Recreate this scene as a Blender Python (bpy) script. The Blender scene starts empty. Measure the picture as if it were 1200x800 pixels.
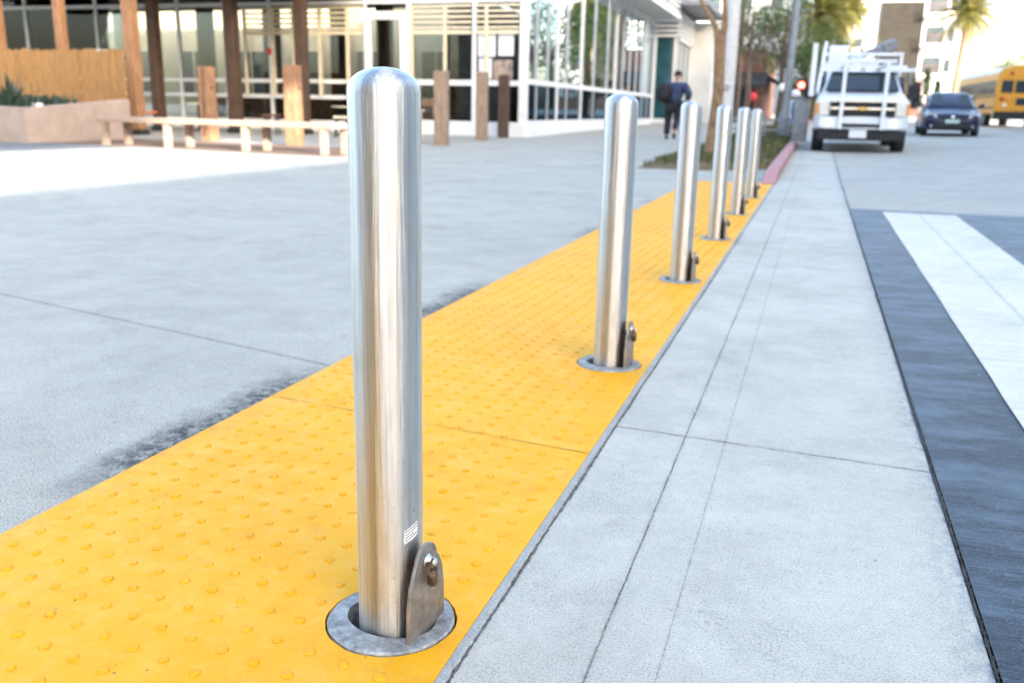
import bpy, math, random
from mathutils import Vector, Matrix
random.seed(7)
S = bpy.context.scene
COL = S.collection
R = math.radians
U = random.uniform

# ------------------------------------------------------------------ mesh helper
class MB:
    def __init__(s): s.v = []; s.f = []; s.sm = []; s.mi = []
    def add(s, vs, fs, smooth=False, mi=0):
        o = len(s.v); s.v += [tuple(a) for a in vs]
        for f in fs: s.f.append(tuple(i + o for i in f)); s.sm.append(smooth); s.mi.append(mi)
        return s
    def box(s, x0, x1, y0, y1, z0, z1, mi=0):
        v = [(x, y, z) for z in (z0, z1) for y in (y0, y1) for x in (x0, x1)]
        return s.add(v, [(0,2,3,1),(4,5,7,6),(0,1,5,4),(2,6,7,3),(0,4,6,2),(1,3,7,5)], False, mi)
    def obox(s, c, ax, ay, az, mi=0):
        c = Vector(c); ax, ay, az = Vector(ax), Vector(ay), Vector(az)
        v = [c + ax*i + ay*j + az*k for k in (-1,1) for j in (-1,1) for i in (-1,1)]
        return s.add(v, [(0,2,3,1),(4,5,7,6),(0,1,5,4),(2,6,7,3),(0,4,6,2),(1,3,7,5)], False, mi)
    def bar(s, a, b, w, d=None, up=(0,0,1), mi=0):
        a, b = Vector(a), Vector(b); t = (b-a); L = t.length/2; t.normalize()
        u = Vector(up)
        if abs(t.dot(u)) > .95: u = Vector((0,1,0))
        x = t.cross(u).normalized(); y = x.cross(t)
        return s.obox((a+b)/2, t*L, x*w/2, y*(d or w)/2, mi)
    def tube(s, pts, rad, n=10, caps=True, mi=0):
        pts = [Vector(p) for p in pts]
        if not isinstance(rad, (list, tuple)): rad = [rad]*len(pts)
        vs = []; fs = []; px = None
        for i, p in enumerate(pts):
            t = (pts[min(i+1, len(pts)-1)] - pts[max(i-1, 0)]).normalized()
            if px is None:
                px = t.cross(Vector((0,0,1)) if abs(t.z) < .9 else Vector((1,0,0))).normalized()
            px = (px - t*px.dot(t)).normalized(); py = t.cross(px)
            for k in range(n):
                a = 2*math.pi*k/n; vs.append(p + px*math.cos(a)*rad[i] + py*math.sin(a)*rad[i])
        for i in range(len(pts)-1):
            for k in range(n):
                fs.append((i*n+k, i*n+(k+1)%n, (i+1)*n+(k+1)%n, (i+1)*n+k))
        s.add(vs, fs, True, mi)
        if caps: s.add([vs[k] for k in range(n)], [tuple(range(n-1,-1,-1))], False, mi); s.add([vs[-n+k] for k in range(n)], [tuple(range(n))], False, mi)
        return s
    def lathe(s, prof, n=32, c=(0,0,0), axis='z', mi=0, sx=1, sy=1, smooth=True):
        vs = []; fs = []
        for r, z in prof:
            for k in range(n):
                a = 2*math.pi*k/n; x, y = r*math.cos(a)*sx, r*math.sin(a)*sy
                p = (x, y, z) if axis == 'z' else ((z, x, y) if axis == 'x' else (x, z, y))
                vs.append((p[0]+c[0], p[1]+c[1], p[2]+c[2]))
        for i in range(len(prof)-1):
            for k in range(n): fs.append((i*n+k, i*n+(k+1)%n, (i+1)*n+(k+1)%n, (i+1)*n+k))
        return s.add(vs, fs, smooth, mi)
    def disc(s, r, c, n=24, axis='z', mi=0):
        vs = []
        for k in range(n):
            a = 2*math.pi*k/n; x, y = r*math.cos(a), r*math.sin(a)
            p = (x, y, 0) if axis == 'z' else ((0, x, y) if axis == 'x' else (x, 0, y))
            vs.append((p[0]+c[0], p[1]+c[1], p[2]+c[2]))
        return s.add(vs, [tuple(range(n))], False, mi)
    def prism(s, poly, z0, z1, plane='xy', mi=0):
        n = len(poly)
        def m(a, b, h): return (a, b, h) if plane == 'xy' else ((h, a, b) if plane == 'yz' else (a, h, b))
        vs = [m(a, b, z0) for a, b in poly] + [m(a, b, z1) for a, b in poly]
        return s.add(vs, [tuple(range(n-1,-1,-1)), tuple(range(n,2*n))] + [(k,(k+1)%n,n+(k+1)%n,n+k) for k in range(n)], False, mi)
    def loft(s, rings, smooth=True, caps=True, mi=0):
        n = len(rings[0]); vs = [p for r in rings for p in r]; fs = []
        for i in range(len(rings)-1):
            for k in range(n): fs.append((i*n+k, i*n+(k+1)%n, (i+1)*n+(k+1)%n, (i+1)*n+k))
        if caps: fs += [tuple(range(n-1,-1,-1)), tuple(range((len(rings)-1)*n, len(rings)*n))]
        return s.add(vs, fs, smooth, mi)
    def grid(s, xs, ys, zf, mi=0):
        nx, ny = len(xs), len(ys)
        return s.add([(x, y, zf(x, y)) for y in ys for x in xs],
                     [(j*nx+i, j*nx+i+1, (j+1)*nx+i+1, (j+1)*nx+i) for j in range(ny-1) for i in range(nx-1)], False, mi)
    def build(s, name, mat, parent=None, bevel=0, segs=2, world=True, fix=True, subs=0):
        off = WL.get(parent.name, Vector((0,0,0))) if (parent and world) else Vector((0,0,0))
        me = bpy.data.meshes.new(name)
        me.from_pydata([tuple(Vector(v)-off) for v in s.v], [], s.f)
        for m in (mat if isinstance(mat, (list, tuple)) else [mat]): me.materials.append(m)
        me.polygons.foreach_set('use_smooth', s.sm); me.polygons.foreach_set('material_index', s.mi)
        if fix:
            import bmesh
            b = bmesh.new(); b.from_mesh(me); bmesh.ops.recalc_face_normals(b, faces=b.faces); b.to_mesh(me); b.free()
        me.update()
        o = bpy.data.objects.new(name, me); COL.objects.link(o)
        if parent: o.parent = parent; WL[o.name] = WL.get(parent.name, Vector((0,0,0)))
        else: WL[o.name] = Vector((0,0,0))
        if bevel:
            m = o.modifiers.new('Bevel', 'BEVEL'); m.width = bevel; m.segments = segs; m.limit_method = 'ANGLE'; m.angle_limit = R(40)
        if subs:
            m = o.modifiers.new('Subdivision', 'SUBSURF'); m.levels = m.render_levels = subs
        return o
WL = {}
def tag(o, label, cat, group=None):
    o['label'] = label; o['category'] = cat
    if group: o['group'] = group
    return o
def thing(name, label, cat, loc=(0,0,0), rz=0, group=None):
    o = bpy.data.objects.new(name, None); COL.objects.link(o); o.location = loc; o.rotation_euler = (0,0,rz)
    o.empty_display_size = .2
    WL[o.name] = Vector(loc)
    return tag(o, label, cat, group)
def struct(name, mb, mat, fix=True):
    o = mb.build(name, mat, fix=fix); o['kind'] = 'structure'; return o
def copy_tree(o, parent=None):
    c = o.copy(); COL.objects.link(c); c.parent = parent
    for ch in list(o.children): copy_tree(ch, c)
    return c
def gz(x, y):
    z = 0.010*max(0, min(y, 110)-13)
    if x > .36: z += 0.02*(min(x, 7.5)-.36) - 0.02*max(0, min(x, 15)-7.5)
    return z

# ------------------------------------------------------------------ node helper
class NT:
    def __init__(s, name):
        s.m = bpy.data.materials.new(name); s.m.use_nodes = True; s.t = s.m.node_tree
        s.b = s.t.nodes['Principled BSDF']; s.out = s.t.nodes['Material Output']
    def n(s, typ, **k):
        a = s.t.nodes.new(typ)
        for q, v in k.items(): setattr(a, q, v)
        return a
    def l(s, a, b): s.t.links.new(a, b)
    def put(s, sock, v):
        if isinstance(v, (int, float)): sock.default_value = v
        elif isinstance(v, (tuple, list)): sock.default_value = (*v, 1)[:4] if len(sock.default_value) == 4 else tuple(v)
        else: s.l(v, sock)
    def math(s, op, a, b=0, c=0):
        q = s.n('ShaderNodeMath', operation=op); s.put(q.inputs[0], a); s.put(q.inputs[1], b); s.put(q.inputs[2], c); return q.outputs[0]
    def pos(s): return s.n('ShaderNodeNewGeometry').outputs['Position']
    def obj(s): return s.n('ShaderNodeTexCoord').outputs['Object']
    def xyz(s, v): return s.n('ShaderNodeSeparateXYZ'), v
    def sep(s, v): q = s.n('ShaderNodeSeparateXYZ'); s.l(v, q.inputs[0]); return q.outputs
    def scale(s, v, sc):
        q = s.n('ShaderNodeMapping'); s.l(v, q.inputs[0]); q.inputs['Scale'].default_value = sc; return q.outputs[0]
    def noise(s, v, sc, det=3, rough=.55, dist=0):
        q = s.n('ShaderNodeTexNoise'); s.l(v, q.inputs['Vector']); q.inputs['Scale'].default_value = sc
        q.inputs['Detail'].default_value = det; q.inputs['Roughness'].default_value = rough; q.inputs['Distortion'].default_value = dist
        return q.outputs['Fac']
    def voro(s, v, sc, feat='F1'):
        q = s.n('ShaderNodeTexVoronoi', feature=feat); s.l(v, q.inputs['Vector']); q.inputs['Scale'].default_value = sc; return q.outputs['Distance']
    def ramp(s, f, a, b, c0=0, c1=1):
        q = s.n('ShaderNodeMapRange'); q.clamp = True; s.put(q.inputs[0], f)
        for i, v in zip((1,2,3,4), (a, b, c0, c1)): s.put(q.inputs[i], v)
        return q.outputs[0]
    def mix(s, f, a, b):
        q = s.n('ShaderNodeMix', data_type='RGBA'); s.put(q.inputs[0], f); s.put(q.inputs[6], a); s.put(q.inputs[7], b); return q.outputs[2]
    def mul(s, a, b): return s.math('MULTIPLY', a, b)
    def bump(s, h, st=.3, d=.01):
        q = s.n('ShaderNodeBump'); q.inputs['Strength'].default_value = st; q.inputs['Distance'].default_value = d; s.l(h, q.inputs['Height'])
        s.l(q.outputs[0], s.b.inputs['Normal'])
    def line(s, coord, at, w, soft=.5):   # 1 on the line coord == at
        d = s.math('ABSOLUTE', s.math('SUBTRACT', coord, at)); return s.ramp(d, w*soft, w, 1, 0)
    def col(s, c, rough=None, metal=None):
        s.put(s.b.inputs['Base Color'], c)
        if rough is not None: s.put(s.b.inputs['Roughness'], rough)
        if metal is not None: s.put(s.b.inputs['Metallic'], metal)
        return s.m

def M(name, c, rough=.6, metal=0, var=.15, sc=6, bump=0, c2=None, stretch=None, spec=.5):
    t = NT(name); v = t.obj()
    if stretch: v = t.scale(v, stretch)
    f = t.ramp(t.noise(v, sc, 5, .6), .3, .7)
    c2 = c2 or tuple(min(1, a*(1-var*1.6)) for a in c)
    c1 = tuple(min(1, a*(1+var*.4)) for a in c)
    t.col(t.mix(f, c2, c1), t.ramp(f, 0, 1, min(1, rough+.08), max(.02, rough-.05)), metal)
    t.b.inputs['Specular IOR Level'].default_value = spec
    if bump: t.bump(t.noise(v, sc*4, 4), bump, .01)
    return t.m

# ------------------------------------------------------------------ ground materials
def concrete(name, base, speck, speck_sc, joints, stain_x=None, edge_x=None, brush=None, blotch=.10):
    t = NT(name); P = t.pos(); X, Y, Z = t.sep(P)
    wob = t.math('MULTIPLY', t.math('SUBTRACT', t.noise(P, 14, 4, .7), .5), .012)
    big = t.noise(P, .9, 5, .6); mid = t.noise(P, 5, 5, .65); fine = t.noise(P, speck_sc, 2, .7); grit = t.noise(P, speck_sc*.35, 3, .7)
    dk = tuple(a*(1-blotch*2) for a in base); lt = tuple(min(1, a*(1+blotch*.6)) for a in base)
    c = t.mix(t.ramp(t.math('ADD', t.mul(big, .6), t.mul(mid, .4)), .36, .64), dk, lt)
    c = t.mix(t.mul(t.ramp(fine, .53, .72), speck), c, tuple(a*.30 for a in base))
    c = t.mix(t.mul(t.ramp(fine, .46, .28), speck*.6), c, tuple(min(.9, a*1.5) for a in base))
    c = t.mix(t.mul(t.ramp(grit, .60, .75), speck*.5), c, tuple(a*.5 for a in base))
    mo = t.noise(P, 34, 4, .75); c = t.mix(t.mul(t.ramp(mo, .5, .72), .22), c, tuple(a*.5 for a in base)); c = t.mix(t.mul(t.ramp(mo, .46, .3), .25), c, tuple(min(.8, a*1.25) for a in base))
    lg = t.mul(t.ramp(t.noise(P, 1.3, 6, .7, .8), .54, .70), .22); c = t.mix(lg, c, tuple(a*.45 for a in base))
    # clusters of dark grit
    cl = t.mul(t.ramp(t.noise(P, 2.1, 4, .7, .4), .52, .66), t.ramp(t.noise(P, 150, 3, .85), .50, .60)); c = t.mix(t.mul(cl, .55), c, (.055,.055,.055))
    cl = t.mul(t.ramp(t.noise(P, 4.7, 3, .7), .56, .68), t.ramp(t.noise(P, 75, 3, .85), .52, .62)); c = t.mix(t.mul(cl, .35), c, (.08,.075,.07))
    # scattered dark spots and smudges
    sm = t.mul(t.ramp(t.noise(P, 2.3, 6, .75, .6), .58, .74), t.ramp(t.noise(P, 60, 3, .8), .35, .6))
    c = t.mix(t.mul(sm, .42), c, tuple(a*.33 for a in base))
    sp = t.mul(t.ramp(t.voro(P, 11), .03, .065, 1, 0), t.ramp(t.noise(P, 3.1, 2), .5, .6))
    c = t.mix(t.mul(sp, .6), c, (.05,.045,.04))
    if brush:
        b = t.noise(t.scale(P, brush), 1, 4, .7); c = t.mix(t.mul(t.ramp(b, .42, .62), .22), c, tuple(a*.55 for a in base))
    h = t.math('ADD', t.mul(fine, .5), t.mul(mid, .5))
    for kind, k, at, w, dark, per in joints:
        co = X if kind == 'x' else t.math('ADD', Y, t.mul(X, k))
        if per: 
            co = t.math('SUBTRACT', co, at); co = t.math('SUBTRACT', co, t.mul(t.math('ROUND', t.math('DIVIDE', co, per)), per)); at = 0
        co = t.math('ADD', co, t.mul(wob, min(1, w*220)))
        ww = w
        L = t.line(co, at, ww*1.2)
        L = t.mul(L, t.ramp(t.noise(P, 13, 5, .8), .36, .56, .25, 1))
        halo = t.mul(t.line(co, at, w*6, 0), t.ramp(t.noise(P, 40, 5, .85), .46, .6))
        c = t.mix(t.mul(halo, .6), c, tuple(a*.4 for a in base))
        c = t.mix(t.mul(L, dark), c, (.03,.032,.035))
        h = t.math('SUBTRACT', h, t.mul(L, .9))
    if edge_x is not None:
        d = t.math('SUBTRACT', edge_x, X); wv = t.math('ADD', d, t.mul(t.math('SUBTRACT', t.noise(P, 7, 5, .75), .5), .10))
        e = t.mul(t.ramp(wv, .0, .075, 1, 0), t.ramp(t.noise(P, 30, 5, .8), .42, .6)); c = t.mix(t.mul(e, .55), c, (.12,.15,.19))
        e = t.mul(t.ramp(d, .004, .016, 1, 0), t.ramp(t.noise(P, 9, 4, .7), .5, .6)); c = t.mix(t.mul(e, .6), c, (.08,.13,.22))
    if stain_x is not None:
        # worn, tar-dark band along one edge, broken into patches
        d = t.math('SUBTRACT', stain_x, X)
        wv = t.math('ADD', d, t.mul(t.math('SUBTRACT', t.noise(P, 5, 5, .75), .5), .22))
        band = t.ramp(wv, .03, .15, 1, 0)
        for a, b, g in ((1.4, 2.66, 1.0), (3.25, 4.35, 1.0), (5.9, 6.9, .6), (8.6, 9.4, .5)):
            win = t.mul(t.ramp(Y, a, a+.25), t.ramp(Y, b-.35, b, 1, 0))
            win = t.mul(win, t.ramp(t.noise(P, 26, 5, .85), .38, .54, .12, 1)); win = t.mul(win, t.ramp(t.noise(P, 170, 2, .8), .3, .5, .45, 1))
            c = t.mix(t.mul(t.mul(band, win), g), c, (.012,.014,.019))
    t.bump(h, .35, .004)
    return t.col(c, t.ramp(mid, .3, .7, .9, .72))

plaza_m = concrete('plaza_concrete', (.41,.392,.335), 1.3, 200, [('y',.236,2.236,.0045,.75,0),('y',.236,12.6,.006,.7,0),('y',.236,7.6,.003,.3,0)], stain_x=-1.49)
gutter_m = concrete('gutter_concrete', (.49,.472,.41), .7, 240,
    [('x',0,-.262,.0022,.85,0),('x',0,-.156,.0010,.4,0),('y',.05,2.335,.0034,.9,3.1)], edge_x=.353, blotch=.10)
road_m = concrete('road_concrete', (.415,.40,.35), .5, 240, [('y',.1,11.0,.006,.5,4.6),('x',0,3.9,.006,.5,0)], brush=(3,55,1))
white_m = concrete('white_road_paint', (.63,.612,.53), .25, 220, [('x',0,.93,.003,.55,0),('y',.08,5.5,.004,.5,0),('y',.1,3.6,.002,.4,0)], brush=(2,40,1), blotch=.06)
lip_m = concrete('edge_concrete', (.36,.375,.36), .7, 240, [])
sidewalk_far_m = concrete('far_pavement', (.34,.34,.34), .3, 120, [('y',0,0,.01,.5,2.0)])

def black_paint():
    t = NT('dark_crosswalk_paint'); P = t.pos(); X, Y, Z = t.sep(P)
    st = t.noise(t.scale(P, (10, 120, 1)), 1, 6, .75); big = t.noise(t.scale(P, (2.2, 5, 1)), 1, 5, .7); fn = t.noise(P, 260, 2, .7)
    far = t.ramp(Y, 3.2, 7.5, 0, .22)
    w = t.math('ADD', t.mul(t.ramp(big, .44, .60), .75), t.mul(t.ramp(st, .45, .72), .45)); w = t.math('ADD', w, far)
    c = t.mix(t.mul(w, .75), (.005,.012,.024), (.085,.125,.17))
    c = t.mix(t.mul(t.ramp(fn, .60, .72), .7), c, (.30,.32,.34))
    c = t.mix(t.mul(t.ramp(t.voro(P, 7), .03, .06, 1, 0), t.ramp(t.noise(P, 2.7, 2), .52, .6)), c, (.4,.4,.4))
    for at in (2.62, 5.5, 7.3):
        c = t.mix(t.mul(t.line(t.math('ADD', t.math('ADD', Y, t.mul(X, .1)), t.mul(t.noise(P, 12, 4, .7), .02)), at, .003), .8), c, (.006,.006,.008))
    t.bump(t.math('ADD', st, t.mul(fn, .5)), .4, .003)
    return t.col(c, t.ramp(st, .3, .7, .62, .42))
black_m = black_paint()

X0, X1, ZT = -1.487, -.477, .006
def yellow_paint():
    t = NT('yellow_tactile_paint'); P = t.pos(); X, Y, Z = t.sep(P)
    big = t.noise(P, 1.6, 5, .6); mid = t.noise(P, 9, 5, .65); fn = t.noise(P, 170, 2, .6)
    c = t.mix(t.ramp(big, .32, .68), (.74,.335,.003), (.80,.385,.010))
    c = t.mix(t.mul(t.ramp(mid, .48, .72), .55), c, (.80,.42,.045)); c = t.mix(t.mul(t.ramp(t.noise(P, 30, 4, .75), .48, .72), .32), c, (.80,.45,.12))
    c = t.mix(t.mul(t.ramp(mid, .44, .28), .55), c, (.74,.31,.012))
    # foot grime
    g = t.mul(t.ramp(t.noise(P, 3.3, 6, .75, .5), .54, .74), t.ramp(t.noise(P, 70, 3, .8), .35, .62))
    c = t.mix(t.mul(g, .45), c, (.30,.19,.08)); eg = t.mul(t.ramp(X, X0+.10, X0, 0, 1), t.ramp(t.noise(P, 40, 5, .8), .48, .62)); c = t.mix(t.mul(eg, .4), c, (.28,.18,.07))
    sp = t.mul(t.ramp(t.voro(P, 24), .04, .09, 1, 0), t.ramp(t.noise(P, 7, 2), .52, .6)); c = t.mix(t.mul(sp, .75), c, (.06,.05,.04))
    sp2 = t.mul(t.ramp(t.voro(P, 55), .06, .14, 1, 0), t.ramp(t.noise(P, 12, 3, .7), .54, .62)); c = t.mix(t.mul(sp2, .6), c, (.14,.09,.04))
    c = t.mix(t.mul(t.ramp(fn, .60, .74), .22), c, (.40,.20,.03))
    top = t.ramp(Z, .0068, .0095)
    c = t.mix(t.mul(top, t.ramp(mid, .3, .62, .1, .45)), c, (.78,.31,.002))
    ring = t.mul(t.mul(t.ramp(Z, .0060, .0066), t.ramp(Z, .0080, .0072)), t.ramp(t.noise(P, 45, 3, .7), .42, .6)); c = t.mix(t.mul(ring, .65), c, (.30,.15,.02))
    t.bump(t.math('ADD', t.mul(mid, .7), t.mul(fn, .3)), .22, .004)
    t.b.inputs['Specular IOR Level'].default_value = .2
    return t.col(c, t.ramp(mid, .3, .7, .66, .5))
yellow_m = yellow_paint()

def steel():
    t = NT('brushed_steel'); v = t.obj()
    br = t.noise(t.scale(v, (1, 1, 90)), 6, 4, .7); lo = t.noise(t.scale(v, (1,1,.35)), 16, 5, .65); sc = t.noise(t.scale(v, (60,60,3)), 1, 3, .7)
    z = t.sep(v)[2]
    c = t.mix(t.ramp(lo, .35, .65), (.60,.58,.55), (.73,.715,.695))
    dl = t.noise(t.scale(v, (1,1,.012)), 75, 5, .8); c = t.mix(t.mul(t.ramp(dl, .47, .62), .55), c, (.34,.33,.32))
    dl2 = t.noise(t.scale(v, (1,1,.012)), 260, 3, .8); c = t.mix(t.mul(t.ramp(dl2, .5, .66), .4), c, (.42,.41,.41))
    rg_ = t.mul(t.ramp(t.noise(t.scale(v, (.4,.4,1)), 240, 3, .8), .54, .66), t.ramp(lo, .42, .6)); c = t.mix(t.mul(rg_, .3), c, (.45,.43,.41))
    st = t.mul(t.ramp(z, .55, .05, 0, 1), t.ramp(t.noise(t.scale(v, (1,1,.25)), 22, 5, .7), .42, .68))
    c = t.mix(t.mul(st, .5), c, (.40,.31,.22))
    c = t.mix(t.mul(t.ramp(t.noise(v, 60, 4, .8), .62, .72), t.ramp(z, .5, .1, .1, .8)), c, (.22,.18,.14))
    t.b.inputs['Anisotropic'].default_value = .94; t.b.inputs['Anisotropic Rotation'].default_value = .25
    tg = t.n('ShaderNodeTangent', direction_type='RADIAL', axis='Z'); t.l(tg.outputs[0], t.b.inputs['Tangent'])
    fl = t.noise(t.scale(v, (1,1,.02)), 130, 4, .75); fl2 = t.noise(t.scale(v, (1,1,.03)), 38, 2, .6)
    t.bump(t.math('ADD', t.math('ADD', t.mul(fl, .45), t.mul(fl2, .9)), t.math('ADD', t.mul(br, .12), t.mul(sc, .15))), .8, .0028)
    return t.col(c, t.ramp(t.math('ADD', t.mul(br, .5), t.mul(lo, .5)), .35, .65, .31, .39), 1.0)
steel_m = steel()
galv_m = M('weathered_steel', (.36,.33,.30), .45, .65, .3, 40, .15)
ring_m = M('cast_collar_metal', (.40,.41,.41), .6, .25, .4, 55, .35)
rust_m = M('rusty_metal', (.16,.10,.06), .7, .5, .5, 60, .4)
zinc_m = M('zinc_bolt', (.7,.7,.7), .3, 1, .2, 60)
hole_m = M('dirt', (.14,.10,.07), .95, 0, .5, 40, .5)
sticker_m = M('sticker_paper', (.75,.75,.76), .5, 0, .05, 20)
ink_m = M('grey_ink', (.08,.08,.09), .6, 0, .05, 20)
blackrub = M('black_rubber', (.02,.02,.021), .75, 0, .2, 20)
grey_frame = M('grey_frame_paint', (.42,.45,.48), .4, .2, .06, 4)
white_paint = M('white_metal_paint', (.78,.78,.78), .4, 0, .06, 4)
offwhite = M('off_white_render', (.72,.71,.69), .8, 0, .08, 1.5, .1)
cream_m = M('cream_bench_stone', (.36,.265,.20), .75, 0, .12, 5, .15)
cream_frame = M('cream_painted_wood', (.72,.63,.45), .6, 0, .1, 6)
planter_m = M('tan_planter_render', (.37,.295,.25), .85, 0, .12, 3, .2)
timber_l = M('weathered_timber', (.36,.19,.095), .75, 0, .4, 5, .4, c2=(.16,.085,.045), stretch=(6,6,.7))
timber_g = M('grey_weathered_timber', (.33,.235,.165), .8, 0, .4, 5, .4, c2=(.17,.115,.08), stretch=(6,6,.7))
timber_d = M('dark_timber', (.085,.045,.026), .75, 0, .4, 5, .4, c2=(.035,.02,.012), stretch=(6,6,.7))
bamboo_m = M('bamboo_reed', (.36,.205,.075), .6, 0, .35, 7, .2, c2=(.15,.08,.03), stretch=(9,9,.6))
bench_shade_m = M('brown_bench_shade', (.24,.15,.10), .75, 0, .3, 3, .3, stretch=(1,10,1))  # brown that stands in for shaded concrete around the bench
dark_ceiling = M('dark_ceiling_board', (.05,.04,.035), .8, 0, .3, 3)
inner_floor = M('inner_floor', (.18,.165,.15), .5, 0, .2, 2)
beige_wall = M('beige_wall', (.62,.52,.36), .85, 0, .1, 2)
dark_green = M('dark_foliage_wall', (.035,.045,.02), .8, 0, .6, 3)
brown_m = M('brown_seat', (.17,.08,.04), .6, 0, .3, 6)
orange_m = M('orange_plastic', (.65,.16,.05), .45, 0, .1, 6)
paper_m = M('poster_paper', (.72,.73,.76), .6, 0, .06, 8)
photo_m = M('poster_photo', (.45,.34,.26), .5, 0, .5, 7, c2=(.12,.10,.09))
red_paint = M('faded_red_kerb_paint', (.40,.14,.14), .75, 0, .35, 5, .2, c2=(.36,.25,.25))
grey_pole_m = M('grey_galvanised_pole', (.28,.29,.31), .5, .5, .2, 6)
concrete_pole_m = M('pale_concrete_pole', (.62,.61,.60), .75, 0, .12, 9, .15)
bark_tan = M('tan_bark', (.28,.175,.095), .9, 0, .4, 8, .6, c2=(.13,.08,.045), stretch=(3,3,1))
bark_grey = M('grey_brown_bark', (.16,.115,.085), .9, 0, .4, 8, .5)
palm_bark = M('palm_bark', (.27,.17,.10), .9, 0, .4, 7, .5, stretch=(1,1,6))
navy_paint = M('dark_navy_car_paint', (.012,.019,.055), .2, .2, .1, 2)
silver_paint = M('silver_car_paint', (.55,.56,.58), .3, .6, .06, 2)
truck_white = M('white_truck_paint', (.74,.76,.79), .32, 0, .06, 2)
chrome_m = M('chrome', (.75,.75,.76), .15, 1, .1, 6)
bus_yellow = M('school_bus_yellow', (.72,.31,.02), .4, 0, .08, 2)
bus_roof_m = M('bus_roof_white', (.72,.72,.70), .5, 0, .08, 2)
dark_glass = M('dark_car_glass', (.02,.03,.035), .06, 0, .2, 2)
teal_glass = M('teal_tinted_glass', (.03,.10,.125), .07, 0, .3, 1)
lamp_m = M('lamp_glass', (.75,.72,.66), .15, 0, .15, 20)
amber_m = M('amber_lens', (.75,.28,.03), .3, 0, .1, 20)
redlens_m = M('red_lens', (.45,.02,.02), .3, 0, .1, 20)
plate_m = M('pale_licence_plate', (.72,.73,.74), .5, 0, .06, 20)
plateg_m = M('green_tinted_plate', (.50,.68,.58), .5, 0, .1, 20)
gold_m = M('gold_badge', (.68,.45,.12), .3, .8, .1, 20)
grey_machine = M('grey_machine_paint', (.26,.27,.30), .45, .2, .2, 8)
skin_m = M('skin', (.42,.24,.17), .6, 0, .1, 10)
hair_m = M('dark_hair', (.025,.018,.014), .7, 0, .3, 40, .3)
navy_cloth = M('navy_cloth', (.03,.045,.11), .85, 0, .25, 12, .3)
trouser_m = M('black_trousers', (.015,.017,.024), .85, 0, .25, 12, .3)
bag_m = M('black_bag_nylon', (.006,.006,.008), .7, 0, .2, 16, .2)
shoe_m = M('dark_shoe_leather', (.015,.012,.01), .5, 0, .2, 16)
apart_white = M('white_apartment_render', (.60,.58,.56), .85, 0, .06, .5)
apart_brown = M('brown_cladding', (.022,.018,.013), .85, 0, .2, 1.2, stretch=(1,1,5))
win_grey = M('grey_window_glass', (.06,.08,.09), .15, 0, .3, 1)
pale_build = M('pale_building_render', (.56,.56,.55), .85, 0, .12, .6)
brick_red = M('red_brick_wall', (.17,.085,.065), .85, 0, .3, 2)
awning_black = M('black_awning_cloth', (.02,.022,.026), .8, 0, .3, 3)
red_sign_m = M('red_sign', (.6,.03,.05), .5, 0, .05, 6)
blue_box_m = M('blue_painted_metal', (.03,.16,.42), .45, 0, .1, 8)
grass_m = M('grass_blades', (.085,.11,.03), .8, 0, .4, 2, c2=(.10,.075,.035))
soil_m = M('parkway_soil', (.19,.125,.07), .95, 0, .4, 4, .6, c2=(.085,.075,.035))
def leaf_mat(name, a, b):
    t = NT(name); v = t.obj(); f = t.ramp(t.noise(v, 1.6, 3), .35, .65)
    oi = t.noise(v, 19, 1); c = t.mix(f, a, b); c = t.mix(t.ramp(oi, .45, .7, 0, .5), c, tuple(x*1.5 for x in b))
    t.b.inputs['Transmission Weight'].default_value = 0
    tr = t.n('ShaderNodeBsdfTranslucent'); t.l(c, tr.inputs[0]); ms = t.n('ShaderNodeMixShader'); ms.inputs[0].default_value = .35
    t.col(c, .6); t.l(t.b.outputs[0], ms.inputs[1]); t.l(tr.outputs[0], ms.inputs[2]); t.l(ms.outputs[0], t.out.inputs[0]); return t.m
leaf_a = leaf_mat('olive_leaves', (.045,.085,.012), (.095,.145,.028))
leaf_b = leaf_mat('green_leaves', (.030,.068,.010), (.065,.115,.02))
leaf_rust = leaf_mat('russet_leaves', (.06,.055,.02), (.11,.085,.035))
leaf_palm = leaf_mat('golden_palm_fronds', (.11,.12,.022), (.22,.185,.045))
leaf_cyp = leaf_mat('cypress_leaves', (.012,.028,.012), (.03,.05,.02))
leaf_succ = leaf_mat('succulent_leaves', (.03,.06,.04), (.07,.11,.08))
def glass(name, tint, refl, dark=0.0, boost=0, gc=(.93,.97,1)):
    t = NT(name); t.t.nodes.remove(t.b)
    fr = t.n('ShaderNodeFresnel'); fr.inputs[0].default_value = 1.5
    g = t.n('ShaderNodeBsdfGlossy'); g.inputs['Roughness'].default_value = .012; g.inputs[0].default_value = (*gc,1)
    tr = t.n('ShaderNodeBsdfTransparent'); tr.inputs[0].default_value = (*tint, 1)
    f = t.math('ADD', t.mul(fr.outputs[0], refl), boost)
    bump = t.n('ShaderNodeBump'); bump.inputs['Strength'].default_value = .04; bump.inputs['Distance'].default_value = .02
    t.l(t.noise(t.obj(), .9, 2), bump.inputs['Height']); t.l(bump.outputs[0], g.inputs['Normal'])
    mx = t.n('ShaderNodeMixShader'); t.l(f, mx.inputs[0]); t.l(tr.outputs[0], mx.inputs[1]); t.l(g.outputs[0], mx.inputs[2])
    t.l(mx.outputs[0], t.out.inputs[0]); return t.m
shop_glass = glass('clear_shop_glass', (.9,.93,.92), 1.0)
mirror_glass = glass('mirror_coated_glass', (.10,.16,.20), 1.2, boost=.72, gc=(.80,.92,1))
spandrel_glass = glass('dark_tinted_glass', (.05,.10,.16), .9, boost=.04, gc=(.30,.52,.75))
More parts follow.
